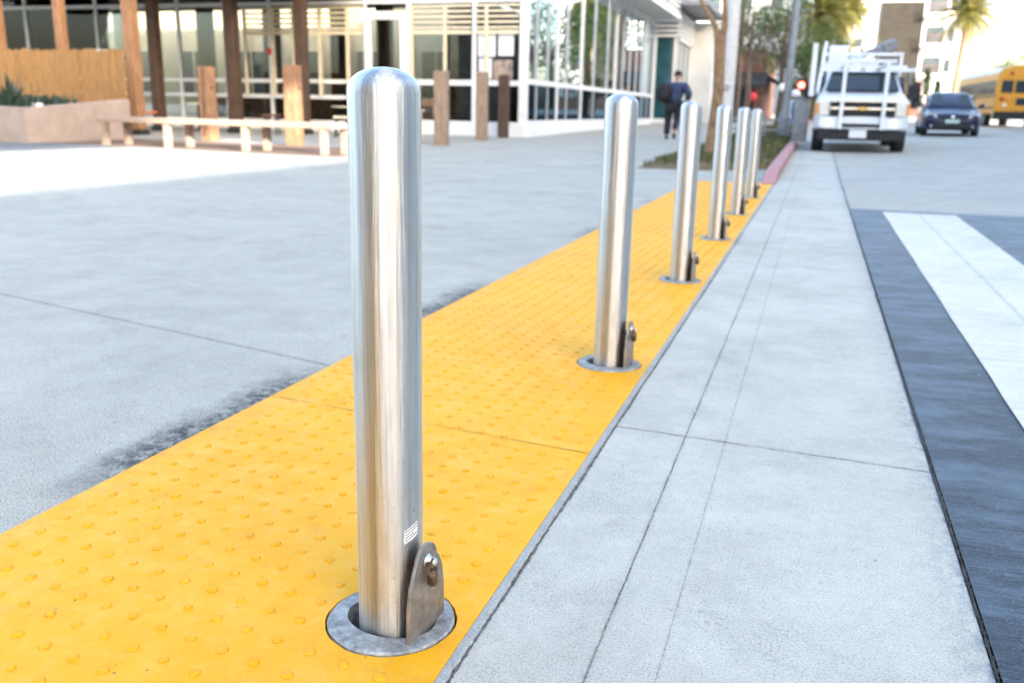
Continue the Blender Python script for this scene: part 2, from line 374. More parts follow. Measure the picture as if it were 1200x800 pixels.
def emit(name, c, s):
    t = NT(name); t.b.inputs['Emission Color'].default_value = (*c, 1); t.b.inputs['Emission Strength'].default_value = s; t.col(c, .4); return t.m
red_lamp = emit('lit_red_signal_lens', (1,.03,.02), 9)
white_lamp = emit('lit_lamp_lens', (1,.8,.5), .7)

# ------------------------------------------------------------------ ground sheets
def fr(a, b, st): n = max(1, int(round((b-a)/st))); return [a+(b-a)*i/n for i in range(n+1)]
YS = [-40, -10, 0, 13] + fr(20, 110, 10)
mb = MB().grid([-600,-120,-60,60,160,600], [-400,-60,13,60,110,300,900], lambda x,y: gz(0,y)-.4); struct('ground', mb, sidewalk_far_m)
mb = MB().grid([-60,-30,-1.492], [-60,-10,0,13,30,60,70], lambda x,y: gz(0,y)); struct('plaza_pavement', mb, plaza_m)
mb = MB().grid([-1.492,-.452], [12.02,13,30,60,70], lambda x,y: gz(0,y)); struct('pavement_end', mb, plaza_m)
mb = MB().grid([-.457,.352], [-40,0,13,30,60,95], lambda x,y: gz(0,y)); struct('gutter', mb, gutter_m)
mb = MB().grid([.362,2,4,7.5,11,15], [-60,0,13,30,60,95], gz); struct('road', mb, road_m)
mb = MB().grid([15,40], [-60,0,13,60,95], lambda x,y: gz(15,y)+.13); struct('far_sidewalk', mb, sidewalk_far_m)
mb = MB().grid([-60,-1.492], [70,95], lambda x,y: gz(0,y)); struct('cross_street', mb, road_m)
# crack filler between gutter and road: a ragged dark strip below the slab faces
mb = MB()
ys = fr(-1, 4.5, .006) + fr(4.53, 30, .03); lft = []; rgt = []
for y in ys:
    q = .5+.5*math.sin(y*2.3+2*math.sin(y*5.1)); lft.append((.3530 - .002*q + U(-.0018,.0016), y, gz(0,y)+.0030)); rgt.append((.3580 + .002*q + U(-.0022,.0026), y, gz(0,y)+.0042))
mb.add(lft+rgt, [(i, i+1, len(ys)+i+1, len(ys)+i) for i in range(len(ys)-1)]); struct('road_joint', mb, M('joint_dirt', (.045,.04,.038), .95, 0, .5, 30, .5))
# dark painted crosswalk ground with white bars
def skew(x, y0): return y0 - .19*(x-.38)
mb = MB(); nx = fr(.3612, 7.3, .5)
for i in range(len(nx)-1):
    a, b = nx[i], nx[i+1]; yy = fr(-3, 9.2, 1.0)
    for j in range(len(yy)-1):
        q = [(a, yy[j]), (b, yy[j]), (b, yy[j+1]), (a, yy[j+1])]
        if j == len(yy)-2: q[2] = (b, skew(b, 9.2)); q[3] = (a, skew(a, 9.2))
        mb.add([(x, y, gz(x, y)+.004) for x, y in q], [(0,1,2,3)])
struct('crosswalk', mb, black_m)
mb = MB()
for k in range(6):
    a = .635+k*1.2; b = a+.6; n = fr(-3, 8.8, .25)
    L = [(a+U(-.003,.003), y) for y in n]; Rr = [(b+U(-.003,.003), y) for y in n]
    L[-1] = (a, skew(a, 8.98)); Rr[-1] = (b, skew(b, 8.98))
    vs = [(x, y, gz(x,y)+.008) for x, y in L+Rr]
    mb.add(vs, [(i, len(n)+i, len(n)+i+1, i+1) for i in range(len(n)-1)])
struct('crosswalk_bars', mb, white_m)
# yellow lane mark far down the road
mb = MB()
for a in (7.45, 7.65): mb.grid([a, a+.1], fr(22, 60, 4), lambda x,y: gz(x,y)+.006)
struct('lane_marking', mb, M('yellow_lane_paint', (.55,.36,.08), .7, 0, .3, 6))

# ---- tactile paving: panels, holes for the bollard collars, domes
BX, BY0, BS = -.6136, 1.2405, 1.7261
BY = [BY0+i*BS for i in range(6)]
mb = MB()
def joint_y(x, k): return 2.11 - .105*(x+.477) + k*1.22
def panel_piece(ax, bx, fa, fb, n=1):
    for i in range(n):
        xa, xb = ax+(bx-ax)*i/n, ax+(bx-ax)*(i+1)/n
        top = [(xa,fa(xa),ZT),(xb,fa(xb),ZT),(xb,fb(xb),ZT),(xa,fb(xa),ZT)]
        mb.add(top, [(0,1,2,3)])
hs = .117
cx0, cx1 = BX-hs, BX+hs
ends = [-1.2] + [y for b in BY for y in (b-hs, b+hs)] + [12.0]
for i in range(0, len(ends)-1):
    a, b = ends[i], ends[i+1]
    panel_piece(X0, cx0, lambda x: a, lambda x: b); panel_piece(cx1, X1, lambda x: a, lambda x: b)
    if i % 2 == 0: panel_piece(cx0, cx1, lambda x: a, lambda x: b)
    else:
        n = 48; inner = []; outer = []
        for k in range(n):
            t = 2*math.pi*k/n; c, s_ = math.cos(t), math.sin(t); q = hs/max(abs(c), abs(s_)); yc = (a+b)/2
            inner.append((BX+.1125*c+U(-.0012,.0012), yc+.1125*s_+U(-.0012,.0012), ZT)); outer.append((BX+q*c, yc+q*s_, ZT))
        low = [(x, y, -.06) for x, y, z in inner]
        mb.add(inner+outer+low, [(k, (k+1)%n, n+(k+1)%n, n+k) for k in range(n)] + [(k, 2*n+k, 2*n+(k+1)%n, (k+1)%n) for k in range(n)])
# edges of the strip
mb.box(X0, X0+.001, -1.2, 12.0, -.05, ZT-.0005); mb.box(X1-.001, X1, -1.2, 12.0, -.05, ZT-.0005); mb.box(X0, X1, 11.999, 12.0, -.05, ZT-.0005)
na = 0
for i in range(-40, 60):
    for j in range(-60, 260):
        x = -.957 + .0667*i + .0024*j; y = 1.212 - .0105*i + .0645*j
        if not (X0+.035 < x < X1-.038 and -.4 < y < 11.9): continue
        if any((x-BX)**2+(y-b)**2 < .135**2 for b in BY): continue
        q = (y - 2.11 + .105*(x+.477))/1.22
        if abs(q-round(q))*1.22 < .012: continue
        n = 12 if y < 4 else 8; e = .86+U(-.2,.07); w = U(.65,1.0)
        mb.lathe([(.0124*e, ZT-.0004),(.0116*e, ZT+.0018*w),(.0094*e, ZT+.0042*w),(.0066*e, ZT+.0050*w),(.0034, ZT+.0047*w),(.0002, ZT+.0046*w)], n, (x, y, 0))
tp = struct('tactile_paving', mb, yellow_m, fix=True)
# hairline joints between the panels
mb = MB()
for k in (0, 2, 4, 6, 8):
    xs = fr(X0, X1, .04); a = [(x, joint_y(x,k)-.0011+U(-.0008,.0008), ZT+.0018) for x in xs]; b = [(x, joint_y(x,k)+.0011+U(-.0008,.0008), ZT+.0018) for x in xs]
    mb.add(a+b, [(i, i+1, len(xs)+i+1, len(xs)+i) for i in range(len(xs)-1)])
ys = fr(-.6, 1.42, .05)
a = [(X1-.034-.0008+U(-.0005,.0005), y, ZT+.0016) for y in ys]; b = [(X1-.034+.0008+U(-.0005,.0005), y, ZT+.0016) for y in ys]
struct('tactile_joints', mb, M('panel_joint_dirt', (.30,.15,.03), .9, 0, .5, 30))
# concrete lip and dirt filled crack at the kerb side
mb = MB(); ys = fr(-1.2, 4.5, .007) + fr(4.52, 12.0, .03)
a = [(-.4765, y, .005) for y in ys]; b = [(-.4655+U(-.0012,.0012), y, .0045) for y in ys]; c = [(-.461+U(-.0015,.0015), y, .0005) for y in ys]
n = len(ys); mb.add(a+b+c, [(i, i+1, n+i+1, n+i) for i in range(n-1)] + [(n+i, n+i+1, 2*n+i+1, 2*n+i) for i in range(n-1)]); struct('strip_lip', mb, lip_m)
mb = MB(); wv = [.5+.5*math.sin(y*3.1+1.7*math.sin(y*7.3)) for y in ys]; a = [(-.4595+U(-.002,.0015), y, .0014) for y in ys]; b = [(-.4560+.003*q+U(-.0018,.0018), y, .0014) for y, q in zip(ys, wv)]
mb.add(a+b, [(i, i+1, n+i+1, n+i) for i in range(n-1)]); struct('strip_crack', mb, M('crack_dirt', (.05,.045,.042), .95, 0, .9, 28, .5, c2=(.16,.16,.17)))
mb = MB().box(X0-.01, -.445, -1.3, 12.1, -.14, -.12); struct('strip_bed', mb, hole_m)

# ------------------------------------------------------------------ bollards
def make_bollard(label):
    t = thing('bollard', label, 'bollard', (BX, BY[0], 0), 0, 'row of stainless steel bollards on the yellow strip')
    r = .0545; H = .914; zs = H-.036
    prof = [(r*.98, -.05), (r, 0), (r, .3), (r, .6), (r, zs-.004), (r*.995, zs)]
    m = MB().lathe(prof, 64)
    m.build('post', steel_m, t, world=False)
    cap = [(r*.995, zs+.0001), (r*.988, zs+.0030)] + [(r*.985*math.cos(a), zs+.0035+.0325*math.sin(a)) for a in [R(q) for q in range(6, 90, 7)]] + [(.0003, H)]
    MB().lathe(cap, 64).build('cap', steel_m, t, world=False)
    # collar: ring with an oval opening and an inner sleeve
    n = 64; out = []; z0, z1 = -.02, .0095
    def ring(ro, ri_x, ri_y, ox): return
    V = []; 
    for k in range(n):
        a = 2*math.pi*k/n; c, s = math.cos(a), math.sin(a)
        ro = .1085+.0006*math.sin(7*a); ix, iy = .000+.080*c, .0605*s
        V += [(ro*c, ro*s, z0), (ro*c, ro*s, z1-.0025), ((ro-.003)*c, (ro-.003)*s, z1), (ix, iy, z1), (ix, iy, -.09)]
    F = []
    for k in range(n):
        k2 = (k+1) % n
        for j in range(4): F.append((k*5+j, k2*5+j, k2*5+j+1, k*5+j+1))
    MB().add(V, F, False).build('collar', ring_m, t, world=False)
    MB().lathe([(.0001,-.045),(.086,-.05)], 32).build('socket_floor', hole_m, t, world=False)
    # locking plate: rounded top, slanted foot
    P = [(-.047,.000),(-.050,.03)] ; P = [(-.046,-.02),(-.062,.010),(-.061,.07),(-.054,.105),(-.043,.128)]
    P += [(.0+ .034*math.cos(a)-.003, .134+.031*math.sin(a)) for a in [R(q) for q in range(170, -1, -17)]]
    P += [(.038,.128),(.049,.105),(.055,.07),(.056,.018),(.048,-.02)]
    pl = MB().prism(P, .0660, .0725, 'yz').build('locking_plate', galv_m, t, bevel=.0012, world=False)
    # added block between plate and tube, dark to stand in for the gap's shade
    g = MB().box(.046, .0655, -.016, .022, -.03, .125); g.build('dark_gap_block', hole_m, t, world=False)
    b = MB().lathe([(.0085,.0727),(.0115,.073),(.0115,.0752),(.0075,.0765),(.0068,.088),(.0055,.090),(.0001,.0925)], 20, (0, -.004, .136), 'x')
    b.build('pin', zinc_m, t, world=False)
    k = MB().lathe([(.0001,-.016),(.0068,-.0155),(.0092,-.010),(.0092,.008),(.0065,.0115),(.0001,.012)], 20, (.0850, -.008, .112)); 
    k.tube([(.081,-.0165,.119),(.084,-.0165,.134),(.085,-.006,.142),(.0865,.002,.134),(.0865,.002,.118)], .0028, 8)
    k.build('padlock', rust_m, t, world=False)
    return t
LAB = ['nearest tall stainless steel bollard with sticker and hinged lock plate in sharp focus',
       'second stainless bollard along the yellow strip, standing alone in the middle of the picture',
       'third steel bollard along the yellow strip, in front of the walking person',
       'fourth steel bollard along the yellow strip, in front of the white concrete pole',
       'fifth steel bollard along the yellow strip, overlapping the last one',
       'last and smallest steel bollard at the far end of the yellow strip']
b0 = make_bollard(LAB[0]); b0.rotation_euler.z = R(-6)
bol = [b0]
for i in range(1, 6):
    c = copy_tree(b0); c.location = (BX, BY[i], 0); c['label'] = LAB[i]; c.rotation_euler = (0, 0, R(U(-3, 3))); bol.append(c)
# sticker on the nearest one only: a curved patch with rows of tiny print
def patch(a0, a1, z0, z1, r, sl=.35):
    n = 10; vs = []
    for k in range(n+1):
        a = a0+(a1-a0)*k/n
        for z in (z0, z1): vs.append((r*math.cos(a), r*math.sin(a), z + (a-a0)*r*sl))
    return vs, [(2*k, 2*k+2, 2*k+3, 2*k+1) for k in range(n)]
mb = MB().add(*patch(R(-34), R(-4), .170, .194, .0549, .35), True); st = mb.build('sticker', sticker_m, b0, world=False)
mb = MB()
for z in (.1745, .1795, .185, .190): mb.add(*patch(R(-32), R(-6 if z != .1795 else -14), z, z+.0017, .0551, .35), True)
mb.build('sticker_print', ink_m, st, world=False)

# ------------------------------------------------------------------ patio: painted shade sheets, bench, planter
mb = MB().add([(x, y, gz(0,y)+.004) for x, y in [(-20,14.55),(-13.4,14.3),(-11.4,14.26),(-7.7,13.75),(-7.55,16.2),(-20,17.4)]], [(0,1,2,3,4,5)]); struct('painted_bench_shade', mb, bench_shade_m)  # brown sheet painting the bench's shade onto the concrete
mb = MB().add([(x, y, gz(0,y)+.004) for x, y in [(-22,9.6),(-13.05,9.4),(-12.75,11.62),(-12.62,13.3),(-12.2,14.0),(-13.4,14.28),(-22,14.5)]], [(0,1,2,3,4,5,6)]); struct('painted_shade_strip', mb, M('painted_shade_strip', (.16,.165,.17), .85, 0, .2, 4, .3))  # dark sheet painting the shaded concrete in front of the planter

bn = thing('bench', 'long low cream stone bench in the sun in front of the timber posts', 'bench', (-10.6, 14.7, .01))
m = MB().prism([(-13.3,14.36),(-7.85,14.02),(-7.80,14.62),(-13.25,14.98)], .455, .555); m.build('seat', cream_m, bn, bevel=.012)
for x in (-13.13, -11.6, -9.82, -8.15):
    y = 14.36-.0624*(x+13.3)
    MB().box(x-.06, x+.06, y+.03, y+.14, 0, .449).build('leg', cream_m, bn, bevel=.01)
    MB().box(x+.13, x+.24, y+.42, y+.55, 0, .449).build('leg', cream_m, bn, bevel=.01)

pt = thing('planter', 'low tan rendered planter wall with succulents, left of the bench', 'planter', (-16.5, 15.5, 0))
m = MB()
def wallseg(a, b, ha, hb, th):
    a, b = Vector(a), Vector(b); d = (b-a).normalized(); nrm = Vector((-d.y, d.x))*th
    vs = []
    for p, h in ((a,ha),(b,hb)):
        for q in (p, p+nrm): vs += [(q.x, q.y, -.02), (q.x, q.y, h)]
    m.add(vs, [(0,1,5,4),(2,6,7,3),(1,3,7,5),(0,2,3,1),(4,5,7,6)])
wallseg((-22,14.5), (-14.64,14.05), .86, .68, .22); wallseg((-14.64,14.05), (-14.5,16.75), .68, .88, .22)
m.build('wall', planter_m, pt, bevel=.012)
MB().add([(-22,14.6,.60),(-14.8,14.2,.60),(-14.7,16.7,.68),(-22,17.1,.66)], [(0,1,2,3)]).build('soil', hole_m, pt)
def tufts(area, n, hgt, mat, name, label, cat, group=None, w=.04, lean=.5, kind=None):
    m = MB()
    for _ in range(n):
        x, y, z = area(); a = U(0, 6.28); h = hgt*U(.5,1.2); l = lean*h*U(.2,1)
        dx, dy = math.cos(a), math.sin(a); px, py = -dy*w/2, dx*w/2
        m.add([(x-px,y-py,z),(x+px,y+py,z),(x+dx*l*.4+px*.8,y+dy*l*.4+py*.8,z+h*.6),(x+dx*l*.4-px*.8,y+dy*l*.4-py*.8,z+h*.6),(x+dx*l,y+dy*l,z+h)], [(0,1,2,3),(3,2,4)])
    o = m.build(name, mat, fix=False)
    if kind: o['kind'] = kind
    else: tag(o, label, cat, group)
    return o
def in_planter(): 
    x = U(-18.6,-14.95); return (x, U(14.45, 15.8)-.03*(x+16), .58)
g = tufts(lambda: (lambda q: (q[0], q[1], q[2]))(in_planter()), 2600, .34, leaf_succ, 'ground_cover', '', '', w=.05, lean=.9, kind='stuff')
def agave(x, y, z, s, label):
    m = MB()
    for k in range(26):
        a = k*2.4; el = R(15+60*((k*7)%26)/26); L = s*U(.8,1.1)
        p = [Vector((x + math.cos(a)*L*t*math.cos(el), y+math.sin(a)*L*t*math.cos(el), z+L*t*math.sin(el)-.25*L*t*t*math.cos(el))) for t in (0,.35,.7,1)]
        sd = Vector((-math.sin(a), math.cos(a), 0)); w = [.05*s, .075*s, .045*s, .002]
        vs = [q-sd*ww for q, ww in zip(p, w)] + [q+sd*ww-Vector((0,0,.012)) for q, ww in zip(p, w)] + [q+Vector((0,0,-.02)) for q in p]
        m.add(vs, [(i,i+1,9+i,8+i) for i in range(3)] + [(8+i,9+i,5+i,4+i) for i in range(3)] + [(i,4+i,5+i,i+1) for i in range(3)], True)
    return tag(m.build('agave', leaf_succ), label, 'plant')
agave(-15.75, 14.75, .66, .8, 'spiky agave plant growing in the planter at the picture edge')
agave(-17.2, 15.5, .62, .6, 'larger agave deep in the planter beside the bamboo screen')
m = MB().lathe([(.0001,.55),(.08,.55),(.1,.72),(.085,.72),(.08,.6)], 14, (-14.95,14.65,.05)); tag(m.build('flower_pot', white_paint), 'small white pot among the plants near the planter corner', 'pot')

bs = thing('bamboo_screen', 'orange brown bamboo reed screen behind the planter', 'screen', (-17, 17.5, .04))
m = MB(); x = -21.5
while x < -15.2:
    w = U(.018,.032); m.tube([(x, 17.5+U(-.008,.008), .1), (x+U(-.01,.01), 17.5+U(-.008,.008), 1.98+U(-.03,.03))], w, 6); x += w*1.9
m.build('reeds', bamboo_m, bs)
m = MB()
for z in (.5, 1.1, 1.8): m.bar((-21.5,17.55,z), (-15.2,17.55,z), .05, .05)
m.build('rail', timber_d, bs)

# timber posts
def post(x, y, w, h, mat, label, rz=0, name='timber_post', d=None, split=True, group='short timber posts round the patio'):
    t = thing(name, label, 'post', (x, y, gz(0, y)), rz, group)
    m = MB(); d = d or w
    n = 6; rings = []
    for k in range(n+1):
        z = h*k/n; j = lambda: U(-.006,.006)
        rings.append([(-w/2+j(),-d/2+j(),z),(w/2+j(),-d/2+j(),z),(w/2+j(),d/2+j(),z),(-w/2+j(),d/2+j(),z)])
    m.loft(rings, False); m.build('shaft', mat, t, bevel=.012, world=False)
    if split: MB().bar((-.02,-d/2-.003,.1),(.015,-d/2-.003,h-.02), .022, .006, up=(0,1,0)).build('crack', blackrub, t, world=False)
    MB().lathe([(.0001,0),(.03,0),(.03,.012),(.0001,.014)], 10, (w/2+.002, 0, h*.72), 'x').build('bolt', blackrub, t, world=False)
    return t
post(-12.60, 16.95, .27, 1.56, timber_l, 'sunlit orange timber post with a dark split, behind the middle of the bench', R(-4))
post(-10.20, 16.5, .28, 1.58, timber_l, 'sunlit timber post with pale right side behind the right half of the bench', R(3), split=False)
post(-7.82, 18.6, .28, 1.56, timber_g, 'weathered short timber post just right of the nearest bollard', R(8), split=False)
post(-7.92, 21.4, .27, 1.63, timber_g, 'middle weathered short timber post below the window posters', R(8), split=False)
post(-8.06, 23.45, .26, 1.62, timber_d, 'dark brown short timber post beside the white building corner', R(6), split=False)
# timber rail stubs
def rail(a, b, z, label, mat=timber_l):
    m = MB().bar((*a, z), (*b, z), .09, .16); return tag(m.build('fence_rail', mat, bevel=.01), label, 'rail', 'rails between the timber posts')
rail((-7.95,19.0), (-9.3,19.6), .95, 'short brown rail running back from the post beside the nearest bollard')
# tall columns and roof of the patio
COLS = [(-15.85,18.55,.28,timber_l,'tall pale timber column rising out of frame beside the bamboo screen'),
        (-17.95,18.55,.22,timber_l,'tall pale timber column behind the middle of the bamboo screen'),
        (-19.95,18.55,.24,timber_l,'tall pale timber column at the picture edge behind the bamboo screen'),
        (-17.2,21.0,.27,timber_d,'dark brown timber column under the patio roof, right of the tallest pale one'),
        (-14.75,21.0,.30,timber_d,'dark brown timber column under the patio roof behind the split post'),
        (-13.05,21.6,.28,timber_d,'dark timber column under the patio roof behind the post with pale side')]
for x, y, w, mt, lb in COLS:
    t = thing('timber_column', lb, 'column', (x, y, gz(0,y)), 0, 'tall timber columns of the patio roof')
    MB().box(-w/2, w/2, -w/2, w/2, 0, 3.95).build('shaft', mt, t, bevel=.02, world=False)
    MB().box(-w/2-.04, w/2+.04, -w/2-.04, w/2+.04, 0, .12).build('base', blackrub, t, bevel=.01, world=False)
pr_ = thing('patio_roof', 'dark timber patio roof carried by the tall columns', 'roof', (-17, 21, 4))
m = MB().box(-28, -12.3, 18.9, 23.9, 4.22, 4.4); m.build('boards', dark_ceiling, pr_)
for y in (18.55, 21.0, 23.0): MB().box(-28, -12.4, y-.16, y+.16, 4.05-.0, 4.21).build('beam', timber_d, pr_, bevel=.01)
for k in range(9): MB().box(-27.5+k*1.8, -27.35+k*1.8, 18.75, 23.85, 4.40, 4.52).build('joist', timber_d, pr_)

# ------------------------------------------------------------------ cafe building with glass
CX, CY = -7.62, 24.0      # outside corner
cb = thing('glass_building', 'white framed glass shop building on the corner behind the timber posts', 'building', (-14, 28, .1))
# floor, ceiling, walls
MB().box(-34, CX-.12, CY+.12, 33, .0, .13).build('floor', inner_floor, cb)
MB().box(-34, CX-.02, CY-.02, 30.0, 4.45, 5.3).build('roof', offwhite, cb)
MB().box(-12.2, CX-.1, CY+.1, 43.6, 5.301, 5.9).build('parapet', offwhite, cb)
MB().box(-12.2, CX-.02, 30.0, 43.7, 4.75, 5.3).build('roof', offwhite, cb)
MB().box(-34, -12.5, 33.0, 33.25, 0, 4.6).build('back_wall', beige_wall, cb)
MB().box(-12.45, -12.2, 30.2, 43.7, .1, 4.7).build('back_wall', dark_green, cb)
MB().box(-34, -12.0, CY+.15, 29.9, 4.15, 4.44).build('ceiling', dark_ceiling, cb)
MB().box(-11.98, CX-.3, CY+.3, 30, 4.2, 4.44).build('ceiling', dark_ceiling, cb)
MB().box(-12.3, CX-.12, 29.75, 29.95, .13, 3.4).build('inner_wall', dark_green, cb)
# windows on the back wall: frames and panes
for x in (-31, -28.3, -25.6, -22.8, -20.2, -17.4, -14.6):
    w = MB().box(x-.06, x+1.2, 32.94, 33.0, 1.2, 2.9).build('window', win_grey, cb)
    f = MB()
    for a, b, c, d in ((-.12,-.06,1.14,2.96),(1.2,1.26,1.14,2.96),(.53,.58,1.2,2.9)): f.box(x+a, x+b, 32.9, 32.99, c, d)
    f.box(x-.06, x+1.2, 32.9, 32.99, 1.14, 1.2); f.box(x-.06, x+1.2, 32.9, 32.99, 2.9, 2.96); f.build('frame', cream_frame, w)
# inner columns
for x in (-29, -24.5, -20.9, -18.2, -15.6, -13.9): MB().box(x-.22, x+.22, 28.0, 28.44, .13, 4.15).build('inner_column', timber_d, cb, bevel=.01)
MB().box(-22, -12.6, 29.2, 29.6, .13, 1.05).build('counter', brown_m, cb)
# facade A (faces the plaza)
MB().box(-11.0, CX-.005, CY-.02, CY+.12, .05, .5).build('plinth', white_paint, cb)
MB().box(-34, -12.6, CY+.0, CY+.1, .05, .42).build('plinth', offwhite, cb)
xa = [-33.0,-30.2,-27.4,-24.6,-21.8,-18.75,-17.1,-15.55,-14.4,-12.42]
for x in xa: MB().box(x-.045, x+.045, CY-.03, CY+.07, .42, 4.45).build('mullion', white_paint, cb, bevel=.006)
for x in (-11.08, -9.12): MB().box(x-.06, x+.06, CY-.035, CY+.07, .1, 4.45).build('mullion', white_paint, cb, bevel=.006)
MB().box(CX-.2, CX+.02, CY-.04, CY+.16, .05, 5.2).build('corner_post', white_paint, cb, bevel=.008)
for a, b in ((-33.0,-12.47),):
    for z, h in ((1.52,.055),(1.08,.055)): MB().box(a, b, CY-.012, CY+.05, z-h, z+h).build('transom', white_paint, cb)
MB().box(-11.0, CX-.2, CY-.02, CY+.05, 1.46, 1.60).build('transom', white_paint, cb)
MB().box(-34, CX-.2, CY-.015, CY+.06, 3.62, 3.72).build('transom', white_paint, cb)
GY = CY+.02
def pane(x0, x1, z0, z1): MB().box(x0, x1, GY-.004, GY+.004, z0, z1).build('glass_pane', shop_glass, cb)
for i in range(len(xa)-1): pane(xa[i]+.045, xa[i+1]-.045, .42, 4.45)
pane(-11.02,-9.18,.5,4.45); pane(-9.06,CX-.2,.5,4.45); pane(-12.37,-11.14,3.40,4.45)
# door
d = MB()
d.box(-12.42,-12.22,CY-.05,CY+.06,.1,3.42); d.box(-11.34,-11.145,CY-.05,CY+.06,.1,3.42); d.box(-12.22,-11.34,CY-.05,CY+.06,3.2,3.42); d.box(-12.22,-11.34,CY-.05,CY+.06,.1,.42)
dr = d.build('door', white_paint, cb, bevel=.005)
MB().box(-12.22,-11.34,GY-.004,GY+.004,.42,3.2).build('pane', shop_glass, dr)
MB().tube([(-11.42,CY-.09,.95),(-11.42,CY-.09,1.45)], .016, 8).build('handle', chrome_m, dr)
# cream slatted screen inside
sl = MB()
for k in range(6):
    for a, b in ((-16.4,-12.5),(-11.0,-9.2),(-9.04,CX-.22)): sl.box(a, b, CY-.10, CY-.05, 2.80+k*.14, 2.80+k*.14+(.06 if k else .10))
sl.build('slat_screen', cream_frame, cb)
for x in (-16.35, -15.4, -14.7, -13.85, -12.95, -10.95, -9.95, -8.75): MB().box(x-.04, x+.04, CY-.12, CY-.04, .5 if x > -11.5 else 1.1, 3.5).build('cream_post', cream_frame, cb)
# facade B (faces the street)
yb = [CY+.16, 25.0, 26.15, 27.15, 28.25, 30.1, 31.9, 34.0, 35.4, 36.8, 38.2, 39.6, 41.1, 42.6, 43.6]
MB().box(CX-.1, CX+.03, CY+.165, 43.7, .05, .56).build('plinth', white_paint, cb)
for i, y in enumerate(yb[1:]):
    w = .055 if i in (2, 4, 7) else .024
    MB().box(CX-.08, CX+.010 if w < .03 else CX+.016, y-w, y+w, .56, 4.75).build('mullion', grey_frame if w < .03 else white_paint, cb, bevel=.005)
MB().box(CX-.06, CX+.012, CY+.165, 43.7, 1.52, 1.66).build('transom', white_paint, cb)
for i in range(len(yb)-1):
    MB().box(CX-.044, CX-.036, yb[i]+.02, yb[i+1]-.02, 1.66, 4.75).build('glass_pane', mirror_glass, cb)
    MB().box(CX-.044, CX-.036, yb[i]+.02, yb[i+1]-.02, .56, 1.52).build('glass_pane', spandrel_glass, cb)
MB().box(CX-.2, CX+.02, 43.6, 43.75, .05, 5.2).build('corner_post', white_paint, cb)
cn = MB().box(CX+.0, -6.55, 33.5, 44.3, 5.02, 5.2); cn.build('canopy', white_paint, cb)
lv = MB()
for k in range(5): lv.box(CX+.06, -6.6, 33.6, 44.2, 5.3+k*.22, 5.38+k*.22)
lv.build('louvres', white_paint, cb)
for y in (33.7, 37.2, 40.7, 44.1): MB().box(-6.72, -6.62, y-.05, y+.05, 5.201, 6.4).build('louvre_bracket', grey_pole_m, cb)
# notices behind the glass
for x0, x1, z0, z1, mt, lb in [(-9.0,-8.5,2.22,2.86,paper_m,'left pale notice sheet of the upper pair in the corner window'),
    (-8.42,-7.98,2.24,2.86,paper_m,'right pale notice sheet of the upper pair in the corner window'),
    (-8.98,-8.6,1.64,2.18,paper_m,'narrow white poster hanging below the pair of notices'),
    (-8.55,-8.0,1.62,2.14,photo_m,'dark photo poster with a tan figure shape below the pair of notices')]:
    tag(MB().box(x0, x1, CY-.03, CY-.022, z0, z1).build('notice', mt), lb, 'poster', 'posters in the corner window')
bell = MB().lathe([(.0001,-.07),(.07,-.065),(.1,-.03),(.1,0),(.0001,.001)], 16, (-15.55, CY-.035, 2.35), 'y'); tag(bell.build('alarm_bell', red_sign_m), 'small round red alarm bell on a white window bar', 'alarm bell')
# a little furniture behind the glass and under the roof
def table(x, y, label):
    t = thing('cafe_table', label, 'table', (x, y, .1), 0, 'cafe tables behind the patio')
    MB().lathe([(.0001,.70),(.4,.70),(.4,.735),(.0001,.736)], 20).build('tabletop', cream_frame, t, world=False)
    MB().tube([(0,0,.03),(0,0,.70)], .035, 8).build('stem', blackrub, t, world=False)
    MB().lathe([(.0001,.0),(.25,.0),(.25,.025),(.0001,.03)], 16).build('foot', blackrub, t, world=False)
table(-16.3, 21.5, 'round cream cafe table under the patio roof left of the split post'); table(-12.0, 22.0, 'round cream cafe table under the patio roof nearest the door')
def stool(x, y, mt, label):
    t = thing('stool', label, 'stool', (x, y, .1), U(0,1), 'stools on the patio')
    MB().box(-.2,.2,-.2,.2,.44,.5).build('seat', mt, t, bevel=.01, world=False)
    for a in (-.16,.16):
        for b in (-.16,.16): MB().bar((a,b,0),(a*.8,b*.8,.44), .035).build('leg', blackrub, t, world=False)
stool(-16.9, 20.2, orange_m, 'stool with a bright orange seat beside the tall pale column'); stool(-13.4, 20.6, brown_m, 'brown seated stool behind the bench between two posts')
stool(-11.2, 20.3, cream_frame, 'cream seated stool right of the post with pale side')
bx = MB().box(-9.9,-8.9,19.4,20.0,.07,.75).box(-9.95,-8.85,19.35,20.05,.751,.80); tag(bx.build('wooden_crate', beige_wall, bevel=.01), 'low beige wooden box behind the post beside the nearest bollard', 'box')
sb = thing('sandwich_board', 'white framed A-board sign standing behind the bamboo screen', 'sign', (-18.5,20.6,.1))
MB().bar((-.3,-.25,0),(-.3,-.02,2.05),.07,.06).bar((.3,-.25,0),(.3,-.02,2.05),.07,.06).bar((-.33,-.02,2.05),(.33,-.02,2.05),.07).build('frame', white_paint, sb, world=False)
MB().box(-.26,.26,.0,.03,.5,2.0).build('panel', brown_m, sb, world=False)

